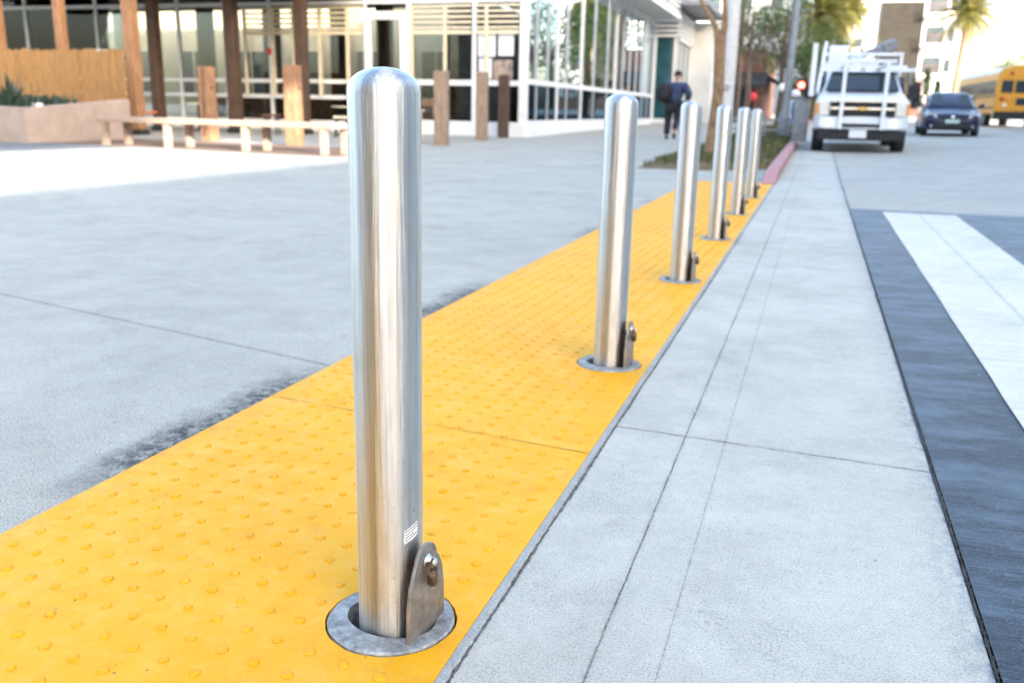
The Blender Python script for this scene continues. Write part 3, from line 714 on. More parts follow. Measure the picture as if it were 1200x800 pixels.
# ------------------------------------------------------------------ second building (teal glass, louvres, white wall)
b2 = thing('teal_glass_building', 'teal glass building with slatted screens and a dark flat roof beyond the walking person', 'building', (-9, 48, .35))
MB().box(-14,-6.95,46.1,60,.2,5.7).build('wall', offwhite, b2)
MB().box(-8.9,-7.0,46.0,46.09,.55,4.35).build('window', teal_glass, b2)
MB().box(-6.94,-6.9,46.3,50.6,.55,4.1).build('window', teal_glass, b2)
MB().box(-9.0,-6.88,45.9,46.09,.3,.55).build('plinth', white_paint, b2)
for x in (-8.9,-7.95,-7.02): MB().box(x-.05,x+.05,45.95,46.0,.55,4.4).build('mullion', white_paint, b2)
for y in (46.1,47.4,48.9,50.4): MB().box(-6.9,-6.85,y-.05,y+.05,.55,4.2).build('mullion', white_paint, b2)
l2 = MB()
for k in range(6): l2.box(-9.0,-6.8,45.85,45.95,4.42+k*.22,4.54+k*.22); l2.box(-6.85,-6.75,46.0,50.8,4.22+k*.22,4.36+k*.22)
l2.build('louvres', white_paint, b2)
MB().box(-9.0,-6.96,46.0,46.09,4.4,5.7).build('dark_panel', blackrub, b2)
MB().box(-12,-5.4,44.6,52.5,5.72,5.98).build('roof', grey_machine, b2, bevel=.02)
MB().box(-6.93,-5.72,50.95,57,.2,5.5).build('pylon', offwhite, b2, bevel=.02)
# shop row beyond
b3 = thing('brick_shop', 'red brick shop front with a black awning beyond the white pole', 'building', (-6, 62, .4))
MB().box(-9.5,-3.4,58,72,.2,4.6).build('wall', brick_red, b3)
MB().prism([(55.7,2.55),(58,3.3),(58,3.1),(55.7,2.35)], -7.5, -3.2, 'yz').build('awning', awning_black, b3)
MB().prism([(-3.39,3.3),(-2.2,2.6),(-2.2,2.4),(-3.39,3.0)], 58.2, 66, 'xz').build('awning', awning_black, b3)
MB().box(-7.2,-3.9,57.93,57.99,.6,2.3).build('window', dark_glass, b3)
MB().lathe([(.0001,-.03),(.28,-.03),(.28,.03),(.0001,.031)], 20, (-3.85,55.9,1.85), 'y').build('round_sign', red_sign_m, b3)
MB().tube([(-3.85,55.9,2.12),(-3.85,55.9,2.4)], .02, 6).build('sign_bracket', blackrub, b3)
def block(name, label, x0, x1, y0, y1, h, mt, winx, winz, roof=True, wn=win_grey, wsz=(1.3,1.5), z0=.6):
    t = thing(name, label, 'building', ((x0+x1)/2, y0, z0))
    MB().box(x0,x1,y0,y1,0,h).build('wall', mt, t)
    MB().box(x0-.2,x1+.2,y0-.2,y1+.2,h,h+.4).build('roof', offwhite, t)
    for x in winx:
        for z in winz:
            w = MB().box(x,x+wsz[0],y0-.03,y0-.005,z,z+wsz[1]).build('window', wn, t)
            MB().box(x-.08,x+wsz[0]+.08,y0-.1,y0-.005,z-.1,z-.003).build('sill', offwhite, w)
    return t
block('pale_apartment_block', 'pale grey building filling the gap behind the left trees', -26, -2.2, 112, 130, 15, pale_build, (-24,-20.5,-17,-13.5,-10,-6.5,-4.2), (2.6,6,9.4,12.4))
block('beige_apartment_block', 'distant cream building with balconies behind the left palm', -1.6, 2.6, 108, 124, 13.5, beige_wall, (-.9,.9), (5,8.2,11.3), wsz=(1.2,1.2))
# white apartment building with brown cladding
ap = thing('white_apartment_building', 'tall sunlit white apartment building with a brown panel at the end of the street', 'building', (7, 96, .8))
MB().box(1.4,11.9,96,112,.3,16).build('wall', apart_white, ap)
MB().box(4.55,8.3,95.8,95.99,.6,11.3).build('cladding', apart_brown, ap)
MB().box(1.2,12.1,95.75,112.2,16,16.4).build('roof', apart_white, ap)
MB().box(1.45,11.9,95.7,95.98,.5,2.2).build('base_wall', brick_red, ap)
for x, z, w, h in [(2.4,10.0,.8,.9),(2.4,7.2,.8,.9),(2.4,4.4,.8,.9),(8.75,4.9,1.5,1.5),(8.75,7.6,1.5,1.5),(8.75,10.3,1.5,1.5),(10.6,5.0,.5,1.2),(10.6,7.7,.5,1.2),(10.6,10.4,.5,1.2)]:
    wv = MB().box(x,x+w,95.9,95.985,z,z+h).build('window', win_grey, ap)
    MB().box(x-.06,x+w+.06,95.86,95.985,z-.1,z-.003).build('sill', offwhite, wv)
for z in (4.7,7.4,10.1):
    bl = MB().box(8.6,10.35,94.9,95.74,z-.18,z).build('balcony', apart_white, ap)
    r = MB().box(8.6,10.35,94.9,94.93,z+.9,z+.95)
    for k in range(12): r.box(8.62+k*.153,8.65+k*.153,94.905,94.925,z+.002,z+.9)
    r.build('railing', brick_red, bl)
# buildings on the other side of the street (beside and behind the camera); they throw the shade
def winwall(name, c, hw=.25):
    t = NT(name); v = t.pos(); X, Y, Z = t.sep(v)
    fy = t.math('FRACT', t.math('DIVIDE', Y, 3.0)); fz = t.math('FRACT', t.math('DIVIDE', Z, 3.4))
    w = t.mul(t.mul(t.ramp(fy,.5-hw,.52-hw), t.ramp(fy,.48+hw,.5+hw,1,0)), t.mul(t.ramp(fz,.3,.32), t.ramp(fz,.8,.82,1,0)))
    return t.col(t.mix(w, c, (.10,.12,.14)), t.ramp(w, 0, 1, .8, .15))
wa = winwall('cream_office_wall', (.72,.66,.58), .14); wb = winwall('pale_office_wall', (.70,.66,.60), .14)
wc = winwall('brown_office_wall', (.36,.30,.25))
OCC1_H, OCC2_H = 9.38, 16.5
o1 = thing('office_block', 'low cream office block across the street beside the crosswalk', 'building', (22, -30, 0))
MB().box(17.5,30,-70,-3.7,-.2,OCC1_H).build('wall', wa, o1)
MB().box(17.5,17.9,-70,-3.65,11.88,18).build('added_shade_screen', offwhite, o1)  # unseen screen added to end the sun patch and shade the planter
for y in (-69,-46,-27,-4.1): MB().box(17.6,17.8,y,y+.2,OCC1_H+.01,11.87).build('added_screen_post', grey_pole_m, o1)  # posts of the added screen, spaced clear of the sun patch
o3 = thing('brick_office', 'brown office building behind the photographer on the plaza side', 'building', (-14, -14, 0))
MB().box(-24,-2.4,-40,-12,-.2,13).build('wall', wc, o3)
MB().box(-24.3,-2.1,-40.3,-11.7,13,13.5).build('roof', offwhite, o3)
o2 = thing('office_tower', 'cream office building across the street opposite the glass shop', 'building', (22, 20, 0))
MB().box(17.5,30,-3.6,44,-.2,OCC2_H).build('wall', wb, o2)

# ------------------------------------------------------------------ parkway, kerb, poles
mb = MB(); ys = fr(14.1, 46, 1.0)
rows = [[(-2.65,14.0,gz(0,14)-.01),(-1.7,13.98,gz(0,14)-.01),(-.60,14.95,gz(0,14)-.01)]]
for i, y in enumerate(ys): rows.append([(-2.65 if y > 14.5 else -2.6, y, gz(0,y)+.012), (-1.7, y+(.35*(1-i/len(ys)) if i == 0 else 0)-.2*(i==0), gz(0,y)+.07), (-.60, y+(.9 if i == 0 else 0), gz(0,y)+.10)])
mb.add([p for r_ in rows for p in r_], [(i*3+j, i*3+j+1, i*3+j+4, i*3+j+3) for i in range(len(rows)-1) for j in range(2)]); struct('parkway', mb, soil_m)
def garea():
    while True:
        x = U(-2.6,-.64); y = 14.2+U(0,1)**1.6*28
        if y < 15.2+ (x+2.6)*.3 and random.random() < .75: continue
        return (x, y, gz(0,y)+.01+.09*min(1,(x+2.65)/1.2))
tufts(garea, 9000, .10, grass_m, 'lawn', '', '', w=.018, lean=.8, kind='stuff')
mb = MB()
ys = fr(11.85, 60, .6); prof = []
for y in ys:
    h = min(.145, .02+.11*(y-11.85)); z = gz(0,y)
    prof.append([(-.462,y,z-.05),(-.455,y,z+h-.02),(-.475,y,z+h),(-.61,y,z+h),(-.62,y,z-.05)])
mb.loft(prof, False); kb = mb.build('kerb', red_paint); kb['kind'] = 'structure'

t = thing('white_pole', 'thick pale concrete lamp pole on the grass behind the fourth bollard', 'pole', (-2.0, 21.0, gz(0,21)))
MB().tube([(0,0,0),(.01,0,2),(.02,0,7.5)], [.155,.148,.11], 18).build('shaft', concrete_pole_m, t, world=False)
MB().lathe([(.19,0),(.19,.12),(.16,.2)], 18).build('base', concrete_pole_m, t, world=False)
m = MB().lathe([(.045,-.002),(.068,-.004),(.068,-.012),(.045,-.014)], 20, (.0,-.152,1.33), 'y'); m.build('ring_bracket', grey_machine, t, world=False)
MB().tube([(.02,0,7.4),(.9,0,7.9),(2.1,0,8.0)], [.06,.05,.04], 8).build('arm', grey_pole_m, t, world=False)

t = thing('grey_pole', 'slim grey metal street pole on the grass beside the kerb', 'pole', (-.95, 27.3, gz(0,27.3)+.08))
MB().tube([(0,0,0),(.06,0,3),(.14,0,8)], [.115,.10,.075], 14).build('shaft', grey_pole_m, t, world=False)
MB().lathe([(.17,0),(.17,.55),(.12,.75)], 14).build('base', grey_pole_m, t, world=False)

t = thing('low_railing', 'low grey metal railing crossing the grass in front of the grey pole', 'railing', (-1.3, 26, gz(0,26)))
m = MB()
for z in (.22, .5): m.bar((-1.3,-.1,z+.1),(.8,.35,z+.1), .05, .05)
m.build('rail', grey_pole_m, t, world=False)
for x, y in ((-1.3,-.1),(-.1,.16),(.8,.35)): MB().bar((x,y,0),(x,y,.66), .06).build('post', grey_pole_m, t, world=False)

t = thing('utility_cabinet', 'grey metal utility cabinet at the kerb beside the white truck', 'cabinet', (-.42, 22.9, gz(0,22.9)+.1))
MB().box(-.17,.17,-.16,.16,.05,1.05).build('body', grey_pole_m, t, bevel=.012, world=False)
MB().box(-.2,.2,-.19,.19,1.051,1.1).build('lid', grey_machine, t, bevel=.008, world=False)
MB().box(-.14,.14,-.172,-.162,.12,.98).build('door', grey_pole_m, t, world=False)
MB().box(-.19,.19,-.18,.18,0,.049).build('plinth', concrete_pole_m, t, world=False)

t = thing('newspaper_box', 'blue box standing on the grass behind the grey pole', 'box', (-.66, 30.5, gz(0,30.5)+.1))
MB().box(-.2,.2,-.2,.2,.3,.85).box(-.2,.2,-.05,.2,.851,1.0).build('body', blue_box_m, t, bevel=.02, world=False)
MB().box(-.04,.04,-.04,.04,0,.3).build('leg', blackrub, t, world=False)
MB().box(-.15,.15,-.212,-.202,.45,.8).build('window', dark_glass, t, world=False)

def signal(x, y, zl, label, poleh, dx):
    t = thing('traffic_signal', label, 'traffic light', (x, y, gz(x,y)), 0, 'red traffic lights at the junction')
    MB().tube([(dx,.15,0),(dx,.15,poleh)], .07, 10).build('pole', grey_pole_m, t, world=False)
    MB().lathe([(.14,0),(.14,.25),(.08,.32)], 12, (dx,.15,0)).build('base', grey_pole_m, t, world=False)
    z = zl-gz(x,y)
    h = MB().box(-.2,.2,-.02,.22,z-1.0,z+.28).build('housing', blackrub, t, bevel=.03, world=False)
    MB().bar((0,.1,z-.5),(dx,.15,z-.5), .05).build('bracket', blackrub, t, world=False)
    for k, mt in enumerate((red_lamp, M('dark_amber_lens',(.08,.05,.01),.4), M('dark_green_lens',(.01,.05,.03),.4))):
        l = MB().lathe([(.0001,-.05),(.1,-.045),(.14,-.022)], 18, (0,0,z-.38*k), 'y').build('lens', mt, h, world=False)
        v = MB(); n = 10
        for q in range(n):
            a0, a1 = math.pi*q/n, math.pi*(q+1)/n
            v.add([(.165*math.cos(a0),-.021,z-.38*k+.165*math.sin(a0)),(.165*math.cos(a1),-.021,z-.38*k+.165*math.sin(a1)),(.165*math.cos(a1),-.2,z-.38*k+.165*math.sin(a1)),(.165*math.cos(a0),-.2,z-.38*k+.165*math.sin(a0))], [(0,1,2,3)])
        v.build('visor', blackrub, l, world=False, fix=False)
    return t
signal(-.94, 45, 2.2, 'black traffic light showing red beside the grey pole left of the truck', 2.6, .35)
signal(4.45, 50, 2.29, 'black traffic light showing red between the truck and the dark car', 3.0, -.35)

# white globe lamps near the pole
t = thing('globe_lamp', 'black post with two white globes behind the grey pole', 'lamp', (-1.45, 40, gz(0,40)))
MB().tube([(0,0,0),(0,0,1.45)], .05, 10).bar((-.18,0,1.45),(.45,0,1.2), .05).build('post', blackrub, t, world=False)
for x, z in ((-.12,1.66),(.42,1.42)): MB().lathe([(.0002,-.19)]+[(.19*math.cos(R(a)), .19*math.sin(R(a))) for a in range(-75,76,15)]+[(.0002,.19)], 16, (x,0,z)).build('globe', white_paint, t, world=False)
MB().lathe([(.09,0),(.09,.2),(.05,.3)], 12).build('base', blackrub, t, world=False)

# ------------------------------------------------------------------ trees
def leaves(m, c, rad, n, size, sq=(1,1,1)):
    for _ in range(n):
        d = Vector((random.gauss(0,1), random.gauss(0,1), random.gauss(0,1))).normalized()*rad*(random.random()**.45)
        p = Vector(c)+Vector((d.x*sq[0], d.y*sq[1], d.z*sq[2])); s = size*U(.6,1.3)
        a = Vector((U(-1,1),U(-1,1),U(-1,.6))).normalized(); b = a.cross(Vector((U(-1,1),U(-1,1),U(-1,1)))).normalized()
        m.add([p, p+a*s*.5+b*s*.28, p+a*s, p+a*s*.5-b*s*.28], [(0,1,2,3)])
def tree(loc, pts, rad, limbs, clumps, bark, leafm, label, nl, ls, cat='tree', group=None, name='street_tree'):
    t = thing(name, label, cat, loc, U(0,0), group)
    MB().tube(pts, rad, 12).build('trunk', bark, t, world=False)
    for l, r0 in limbs:
        k = len(l); MB().tube(l, [r0*(1-.75*i/(k-1)) for i in range(k)], 8).build('branch', bark, t, world=False)
    m = MB()
    for c, r in clumps:
        for _ in range(2):
            e = Vector(c)+Vector((U(-r,r),U(-r,r),U(-r,r)))*.8; m.tube([c, (Vector(c)+e)/2+Vector((0,0,.05)), e], [.012,.008,.004], 5, True, 1)
    for c, r in clumps: leaves(m, c, r, int(nl*r*r), ls)
    m.build('crown', [leafm, bark], t, world=False, fix=False)
    return t
# leaning tan tree by the pole
L1 = [(.0,0,2.1),(-.10,0,2.35),(-.28,.05,2.6),(-.6,.1,3.2),(-1.1,.2,4.2)]
L2 = [(.02,0,2.0),(.09,0,2.3),(.06,0,2.7),(-.05,.1,3.3),(.2,.1,4.6)]
cl = [((-1.2+U(-.6,.6), U(-1,1), 4.6+U(-.3,.8)), U(.45,.7)) for _ in range(7)] + [((.3+U(-.9,1.2), U(-1.2,1.2), 4.9+U(-.3,1.2)), U(.45,.75)) for _ in range(10)]
tree((-1.83,17,gz(0,17)), [(0,0,-.05),(0,0,.1),(.03,0,.6),(.06,0,1.2),(.04,0,1.7),(.02,0,2.15)], [.17,.12,.105,.10,.10,.105], [(L1,.055),(L2,.07)], cl, bark_tan, leaf_a, 'slim tan trunked tree forking above head height beside the white pole', 420, .10)
def mtree(x, y, h, cx, cz, cr, n, bark, leafm, label, ls=.22, nl=150, zs=None):
    z0 = gz(0,y); rnd = lambda s: U(-s,s)
    clumps = [((cx+rnd(cr), rnd(cr), cz+rnd(cr*.9)), U(.28,.5)*cr) for _ in range(n)]
    limbs = [([(0,0,h*.45),(c[0][0]*.4,c[0][1]*.4,h*.45+(c[0][2]-h*.45)*.6),c[0]], .07) for c in clumps[:8]]
    return tree((x,y,z0), [(0,0,-.05),(.05,0,h*.25),(-.03,0,h*.5),(.05,0,h*.85)], [.17,.13,.11,.05], limbs, clumps, bark, leafm, label, nl, ls, group='street trees beyond the white pole')
mtree(-3.0, 40, 5.5, .5, 3.9, 1.2, 20, bark_grey, leaf_rust, 'thin olive brown tree against the pale building right of the white pole', .14, 150)
mtree(-1.9, 46, 6.0, .1, 4.2, 1.7, 23, bark_grey, leaf_a, 'loose olive green tree directly behind the grey street pole', .18, 210)
mtree(-1.0, 58, 5.6, .2, 3.3, 1.9, 22, bark_grey, leaf_b, 'dense green tree under the left palm', .2, 230)
mtree(-4.4, 52, 8, .2, 6.2, 1.9, 22, bark_grey, leaf_a, 'tall sparse tree reaching out of frame above the brick shop', .18, 110)
mtree(15.6, 92, 6.2, .2, 4.2, 1.5, 16, bark_grey, leaf_a, 'pale sunlit tree rising behind the school bus', .24, 130)
def cypress(x, y, h, r, label):
    t = thing('cypress', label, 'tree', (x, y, gz(x,y)), 0, 'slim cypresses in front of the white apartments')
    MB().tube([(0,0,0),(0,0,h*.5)], [.1,.05], 8).build('trunk', bark_grey, t, world=False)
    m = MB()
    for k in range(26): q = k/25; leaves(m, (0,0,.3+q*(h-.3)), r*(1-.8*q)*(.6+.8*min(1,q*5))*.9+.05, 50, .2)
    m.build('crown', leaf_cyp, t, world=False, fix=False)
cypress(7.75, 80, 3.7, .42, 'taller dark cypress in front of the white apartment building')
cypress(9.0, 84, 2.9, .38, 'shorter dark cypress nearer the right palm trunk')
def palm(x, y, h, L, label, r=.17, n=46, lean=.25):
    t = thing('palm_tree', label, 'palm tree', (x, y, gz(x,y)))
    pts = [(lean*(q**2), 0, h*q) for q in (0,.2,.4,.6,.8,1)]; MB().tube(pts, [r*1.35,r*1.05,r,r*.95,r*.95,r*1.15], 12).build('trunk', palm_bark, t, world=False)
    top = Vector((lean,0,h)); m = MB()
    for k in range(n):
        a = k*2.39996; el = R(78-118*(k/n)); l = L*U(.85,1.1); d = Vector((math.cos(a),math.sin(a),0))
        P = []
        for i in range(9):
            q = i/8; P.append(top + d*l*q*math.cos(el)*(1-.12*q) + Vector((0,0,l*q*math.sin(el) - l*.62*q*q*(.4+.6*math.cos(el)))))
        m.tube(P, [.03*(1-.8*i/8) for i in range(9)], 4, False)
        sd0 = Vector((-d.y,d.x,0))
        for i in range(1, 34):
            q = i/34*8; j = min(7,int(q)); p = P[j].lerp(P[j+1], q-j); tn = (P[j+1]-P[j]).normalized()
            for sg in (-1,1):
                sd = (sd0*sg*.8 + tn*.6 + Vector((0,0,-.35))).normalized(); ll = l*.26*math.sin(math.pi*min(1,(i/34)*.9+.12))*U(.8,1.1)+.06; w = tn*.022
                m.add([p-w, p+w, p+sd*ll*.6+w*.8+Vector((0,0,-.02)), p+sd*ll+Vector((0,0,-.1*ll)), p+sd*ll*.6-w*.8+Vector((0,0,-.02))], [(0,1,2,3,4)])
    m.build('crown', leaf_palm, t, world=False, fix=False)
palm(8.55, 70, 7.0, 2.5, 'tall slender palm standing against the white sky right of the apartments')
palm(-.40, 60, 6.1, 2.5, 'golden lit palm behind the truck roof among the left trees', lean=.05)
palm(1.0, 68, 7.1, 2.5, 'further palm half hidden behind the golden one', lean=.1)

# ------------------------------------------------------------------ vehicles (front faces -y, origin on the ground under the front bumper)
def wheel(parent, x, y, r, w, mt=None):
    sg = 1 if x > 0 else -1
    wv = MB().lathe([(r*.62,-w/2),(r*.93,-w/2),(r,-w*.32),(r,w*.32),(r*.93,w/2),(r*.62,w/2)], 28, (x,y,r), 'x').build('wheel', blackrub, parent, world=False)
    MB().lathe([(.0001,sg*w*.40),(r*.2,sg*w*.42),(r*.5,sg*w*.34),(r*.62,sg*w*.46),(r*.63,-sg*w*.4)], 20, (x,y,r), 'x').build('rim', mt or chrome_m, wv, world=False)
def ringp(y, pts):  # half profile mirrored
    return [(x, y, z) for x, z in pts] + [(-x, y, z) for x, z in reversed(pts)]
def sedan(loc, rz, paint, label, plate):
    t = thing('parked_car' if plate is None else 'sedan_car', label, 'car', loc, rz)
    W = .885
    st = [(0,.60,.30,.62,.60),(.06,.74,.24,.70,.66),(.25,.84,.20,.74,.70),(.6,W,.19,.80,.76),(1.15,W,.19,.91,.84),(1.45,W,.19,.96,.90),(2.4,W,.19,.97,.92),(3.6,W,.19,1.0,.94),(4.15,.87,.22,1.02,.92),(4.45,.80,.27,.96,.86),(4.58,.68,.36,.80,.76)]
    rg = [ringp(y, [(.0001,zb),(w*.9,zb),(w*.98,zb+.12),(w,zb+(zs-zb)*.6),(w*.97,zs),(w*.78,zt-.015),(.0001,zt+.012)]) for y,w,zb,zt,zs in st]
    MB().loft(rg).build('body', paint, t, world=False)
    gh = [(1.15,.70,.90,.92),(1.35,.70,.90,1.02),(2.0,.60,.93,1.38),(2.35,.565,.95,1.445),(2.9,.56,.95,1.455),(3.4,.57,.95,1.40),(4.0,.64,.97,1.10),(4.2,.66,.97,1.0)]
    rg = [ringp(y, [(.0001,zb),(.80,zb),(w+.03,zt-.05),(w-.05,zt),(.0001,zt+.018)]) for y,w,zb,zt in gh]
    MB().loft(rg).build('cabin', paint, t, world=False)
    ws = MB().add([(-.66,1.31,1.013),(.66,1.31,1.013),(.535,2.03,1.405),(-.535,2.03,1.405)], [(0,1,2,3)]).add([(-.66,1.32,1.0),(.66,1.32,1.0),(.535,2.04,1.39),(-.535,2.04,1.39)], [(0,1,2,3)])
    ws.build('windscreen', dark_glass, t, world=False)
    for s in (-1,1):
        MB().prism([(1.62,1.0),(2.15,1.33),(2.85,1.37),(2.9,1.0)], s*.76, s*.70, 'yz').build('side_window', dark_glass, t, world=False)
        MB().prism([(2.96,1.0),(2.92,1.37),(3.35,1.33),(3.75,1.03)], s*.76, s*.70, 'yz').build('side_window', dark_glass, t, world=False)
        hl = MB().loft([[(s*.46,-.005,.60),(s*.50,.0,.70),(s*.58,.06,.70),(s*.56,.02,.585)],[(s*.80,.16,.64),(s*.80,.22,.735),(s*.79,.32,.735),(s*.78,.2,.62)]], False); hl.build('headlight', lamp_m, t, world=False)
        MB().lathe([(.0001,-.02),(.06,-.015),(.07,.02)], 14, (s*.58,.03,.33), 'y').build('fog_light', lamp_m, t, world=False)
        mi = MB().loft([[(s*.86,1.48,.95),(s*.86,1.48,1.02),(s*.86,1.60,1.02),(s*.86,1.60,.95)],[(s*1.05,1.50,.96),(s*1.05,1.50,1.10),(s*1.05,1.62,1.10),(s*1.05,1.62,.96)]], False); mi.build('mirror', paint, t, bevel=.02, world=False)
        wheel(t, s*.77, .85, .315, .21); wheel(t, s*.77, 3.5, .315, .21)
    MB().box(-.44,.44,-.012,.05,.54,.64).build('grille', blackrub, t, world=False)
    MB().box(-.60,.60,-.005,.08,.27,.42).build('lower_grille', blackrub, t, world=False)
    MB().lathe([(.0001,-.03),(.05,-.03),(.062,-.02),(.062,-.008)], 18, (0,0,.61), 'y').build('badge', chrome_m, t, world=False)
    if plate: MB().box(-.21,.21,-.035,-.014,.43,.54).build('licence_plate', plate, t, bevel=.004, world=False)
    return t
sedan((4.12, 33.0, gz(4.1,33.5)), R(-2), navy_paint, 'dark navy sedan driving toward the camera right of the truck', plateg_m)
sedan((9.35, 40.0, gz(9.3,41)), R(0), silver_paint, 'pale silver car cut off by the picture edge in front of the bus', plate_m)

def truck(loc, rz):
    t = thing('utility_truck', 'white utility pickup truck with bar guard, racks and a boom, parked at the red kerb', 'truck', loc, rz)
    W = .98
    # body shell: hood and fenders, then cab
    rg = [ringp(y, [(.0001,zb),(w*.97,zb),(w,zb+.2),(w,zs),(w*.93,zt-.03),(w*.55,zt),(.0001,zt+.01)]) for y,w,zb,zt,zs in
          [(.10,.90,.62,1.22,1.10),(.22,.97,.55,1.27,1.14),(.7,W,.5,1.32,1.18),(1.35,W,.45,1.40,1.22),(3.5,W,.45,1.42,1.24)]]
    MB().loft(rg).build('hood', truck_white, t, world=False)
    rg = [ringp(y, [(.0001,1.2),(.95,1.2),(w+.02,zt-.1),(w-.06,zt-.01),(.0001,zt+.02)]) for y,w,zt in [(1.2,.88,1.32),(1.32,.88,1.44),(1.98,.74,1.90),(2.3,.72,1.95),(3.3,.72,1.95),(3.5,.74,1.90)]]
    MB().loft(rg).build('cab', truck_white, t, world=False)
    w = MB().add([(-.80,1.24,1.46),(.80,1.24,1.46),(.69,1.95,1.925),(-.69,1.95,1.925)], [(0,1,2,3)]).add([(-.8,1.26,1.44),(.8,1.26,1.44),(.69,1.97,1.905),(-.69,1.97,1.905)], [(0,1,2,3)]); w.build('windscreen', dark_glass, t, world=False)
    for s in (-1,1):
        MB().prism([(1.62,1.42),(2.12,1.82),(3.2,1.82),(3.25,1.42)], s*.93, s*.84, 'yz').build('side_window', dark_glass, t, world=False)
        h = MB().box(min(s*.675,s*.90), max(s*.675,s*.90), .04, .20, .85, 1.18).build('headlight', lamp_m, t, bevel=.03, world=False)
        MB().box(min(s*.905,s*.965), max(s*.905,s*.965), .10, .26, .88, 1.14).build('turn_signal', amber_m, t, bevel=.01, world=False)
        MB().lathe([(.0001,-.03),(.065,-.025),(.08,.02)], 16, (s*.66,.0,.70), 'y').build('fog_light', white_lamp, t, world=False)
        mr = MB().box(min(s*1.0,s*1.26), max(s*1.0,s*1.26), 1.55, 1.66, 1.28, 1.62).build('mirror', blackrub, t, bevel=.03, world=False)
        wheel(t, s*.86, .95, .40, .26, grey_machine); wheel(t, s*.86, 4.3, .40, .26, grey_machine)
        # upright bars of the front guard
        MB().box(s*.43-.04, s*.43+.04, -.13, -.05, .55, 2.02).build('guard_bar', truck_white, t, bevel=.01, world=False)
        MB().bar((s*.43,-.09,2.0),(s*.43,4.2,2.12), .07).build('rack_rail', truck_white, t, world=False)
    MB().box(-.74,.74,1.13,1.17,1.405,1.44).build('wiper_cowl', blackrub, t, world=False)
    MB().box(-.66,.66,.03,.12,.84,1.19).build('grille', blackrub, t, world=False)
    MB().box(-.67,.67,.0,.029,.99,1.045).build('grille_bar', chrome_m, t, bevel=.008, world=False)
    MB().box(-.67,.67,.0,.029,1.165,1.2).build('grille_bar', chrome_m, t, bevel=.008, world=False)
    MB().prism([(-.13,1.0),(-.05,1.0),(-.04,.985),(.04,.985),(.05,1.0),(.13,1.0),(.11,1.035),(.05,1.035),(.04,1.05),(-.04,1.05),(-.05,1.035),(-.11,1.035)], -.02, -.002, 'xz').build('badge', gold_m, t, world=False)
    bp = MB().loft([ringp(-.02,[(.0001,.56),(.75,.56),(.86,.58),(.86,.82),(.0001,.84)]), ringp(.3,[(.0001,.52),(.9,.52),(.99,.56),(.99,.84),(.0001,.86)])], False); bp.build('bumper', truck_white, t, bevel=.03, world=False)
    MB().box(-.45,.45,-.035,-.02,.60,.68).build('air_intake', blackrub, t, world=False)
    MB().box(-.88,.88,.0,.35,.30,.515).build('valance', blackrub, t, bevel=.03, world=False)
    MB().box(-.22,.14,-.05,-.02,.36,.54).build('licence_plate', plate_m, t, bevel=.005, world=False)
    MB().box(-.52,.58,-.13,-.05,2.021,2.10).build('guard_bar', truck_white, t, bevel=.01, world=False)
    MB().box(-.95,.95,1.9,1.99,2.0,2.08).build('rack_bar', truck_white, t, world=False)
    MB().box(-.95,1.28,3.4,3.49,2.0,2.09).build('rack_bar', truck_white, t, world=False)
    MB().box(-.97,.97,3.6,6.2,.6,1.5).build('service_body', truck_white, t, bevel=.02, world=False)
    for x in (-.95,.90):
        for y in (3.65,6.1): MB().box(x,x+.07,y,y+.07,1.501,2.5 if y < 4 else 2.2).build('rack_post', truck_white, t, world=False)
    MB().box(-.80,-.32,4.2,5.0,1.6,2.72).build('tool_box', truck_white, t, bevel=.03, world=False)
    MB().box(-.15,.45,4.4,5.2,1.6,2.15).build('turret', truck_white, t, bevel=.05, world=False)
    b = MB().bar((-.55,4.3,2.22),(.75,4.9,2.78), .20, .22).build('boom', grey_machine, t, bevel=.02, world=False)
    MB().bar((.5,4.78,2.67),(.82,4.93,2.81), .26, .28).build('boom_tip', grey_pole_m, b, bevel=.02, world=False)
    MB().lathe([(.0001,-.09),(.05,-.08),(.05,.05)], 12, (.0,4.35,2.62), 'y').build('tail_lamp', redlens_m, b, world=False)
    MB().box(.48,.85,4.3,4.8,1.9,2.42).build('motor', blackrub, t, bevel=.04, world=False)
    MB().lathe([(.0001,1.6),(.17,1.6),(.18,2.3),(.12,2.42),(.0001,2.45)], 18, (-.12,3.9,0)).build('tank', truck_white, t, world=False)
    MB().tube([(-.5,4.25,2.05),(.1,4.5,2.38),(.55,4.7,2.55)], [.055,.05,.035], 10).build('hydraulic_ram', chrome_m, t, world=False)
    MB().box(-.95,.97,5.9,5.98,2.3,2.38).build('rack_bar', truck_white, t, world=False); MB().box(-.95,.97,3.62,3.70,2.42,2.49).build('rack_bar', truck_white, t, world=False)
    MB().box(.62,.90,3.8,4.2,1.6,2.3).build('cabinet', grey_machine, t, bevel=.02, world=False)
    for x in (-.35,.0,.35): MB().box(x-.05,x+.05,2.0,2.06,1.955,2.0).build('roof_marker', amber_m, t, world=False)
    MB().bar((-.97,1.2,1.4),(-.88,3.6,2.75), .07).build('ladder', truck_white, t, world=False)
    MB().box(-1.16,-1.05,1.2,1.26,1.3,2.55).build('whip_mast', truck_white, t, world=False)
    MB().bar((-1.16,1.23,1.36),(-.95,1.3,1.36), .05).build('mast_bracket', grey_machine, t, world=False)
    return t
tk = truck((.85, 21.1, gz(.9,21.6)-.02), R(0)); tk.scale = (.98, 1, .925)

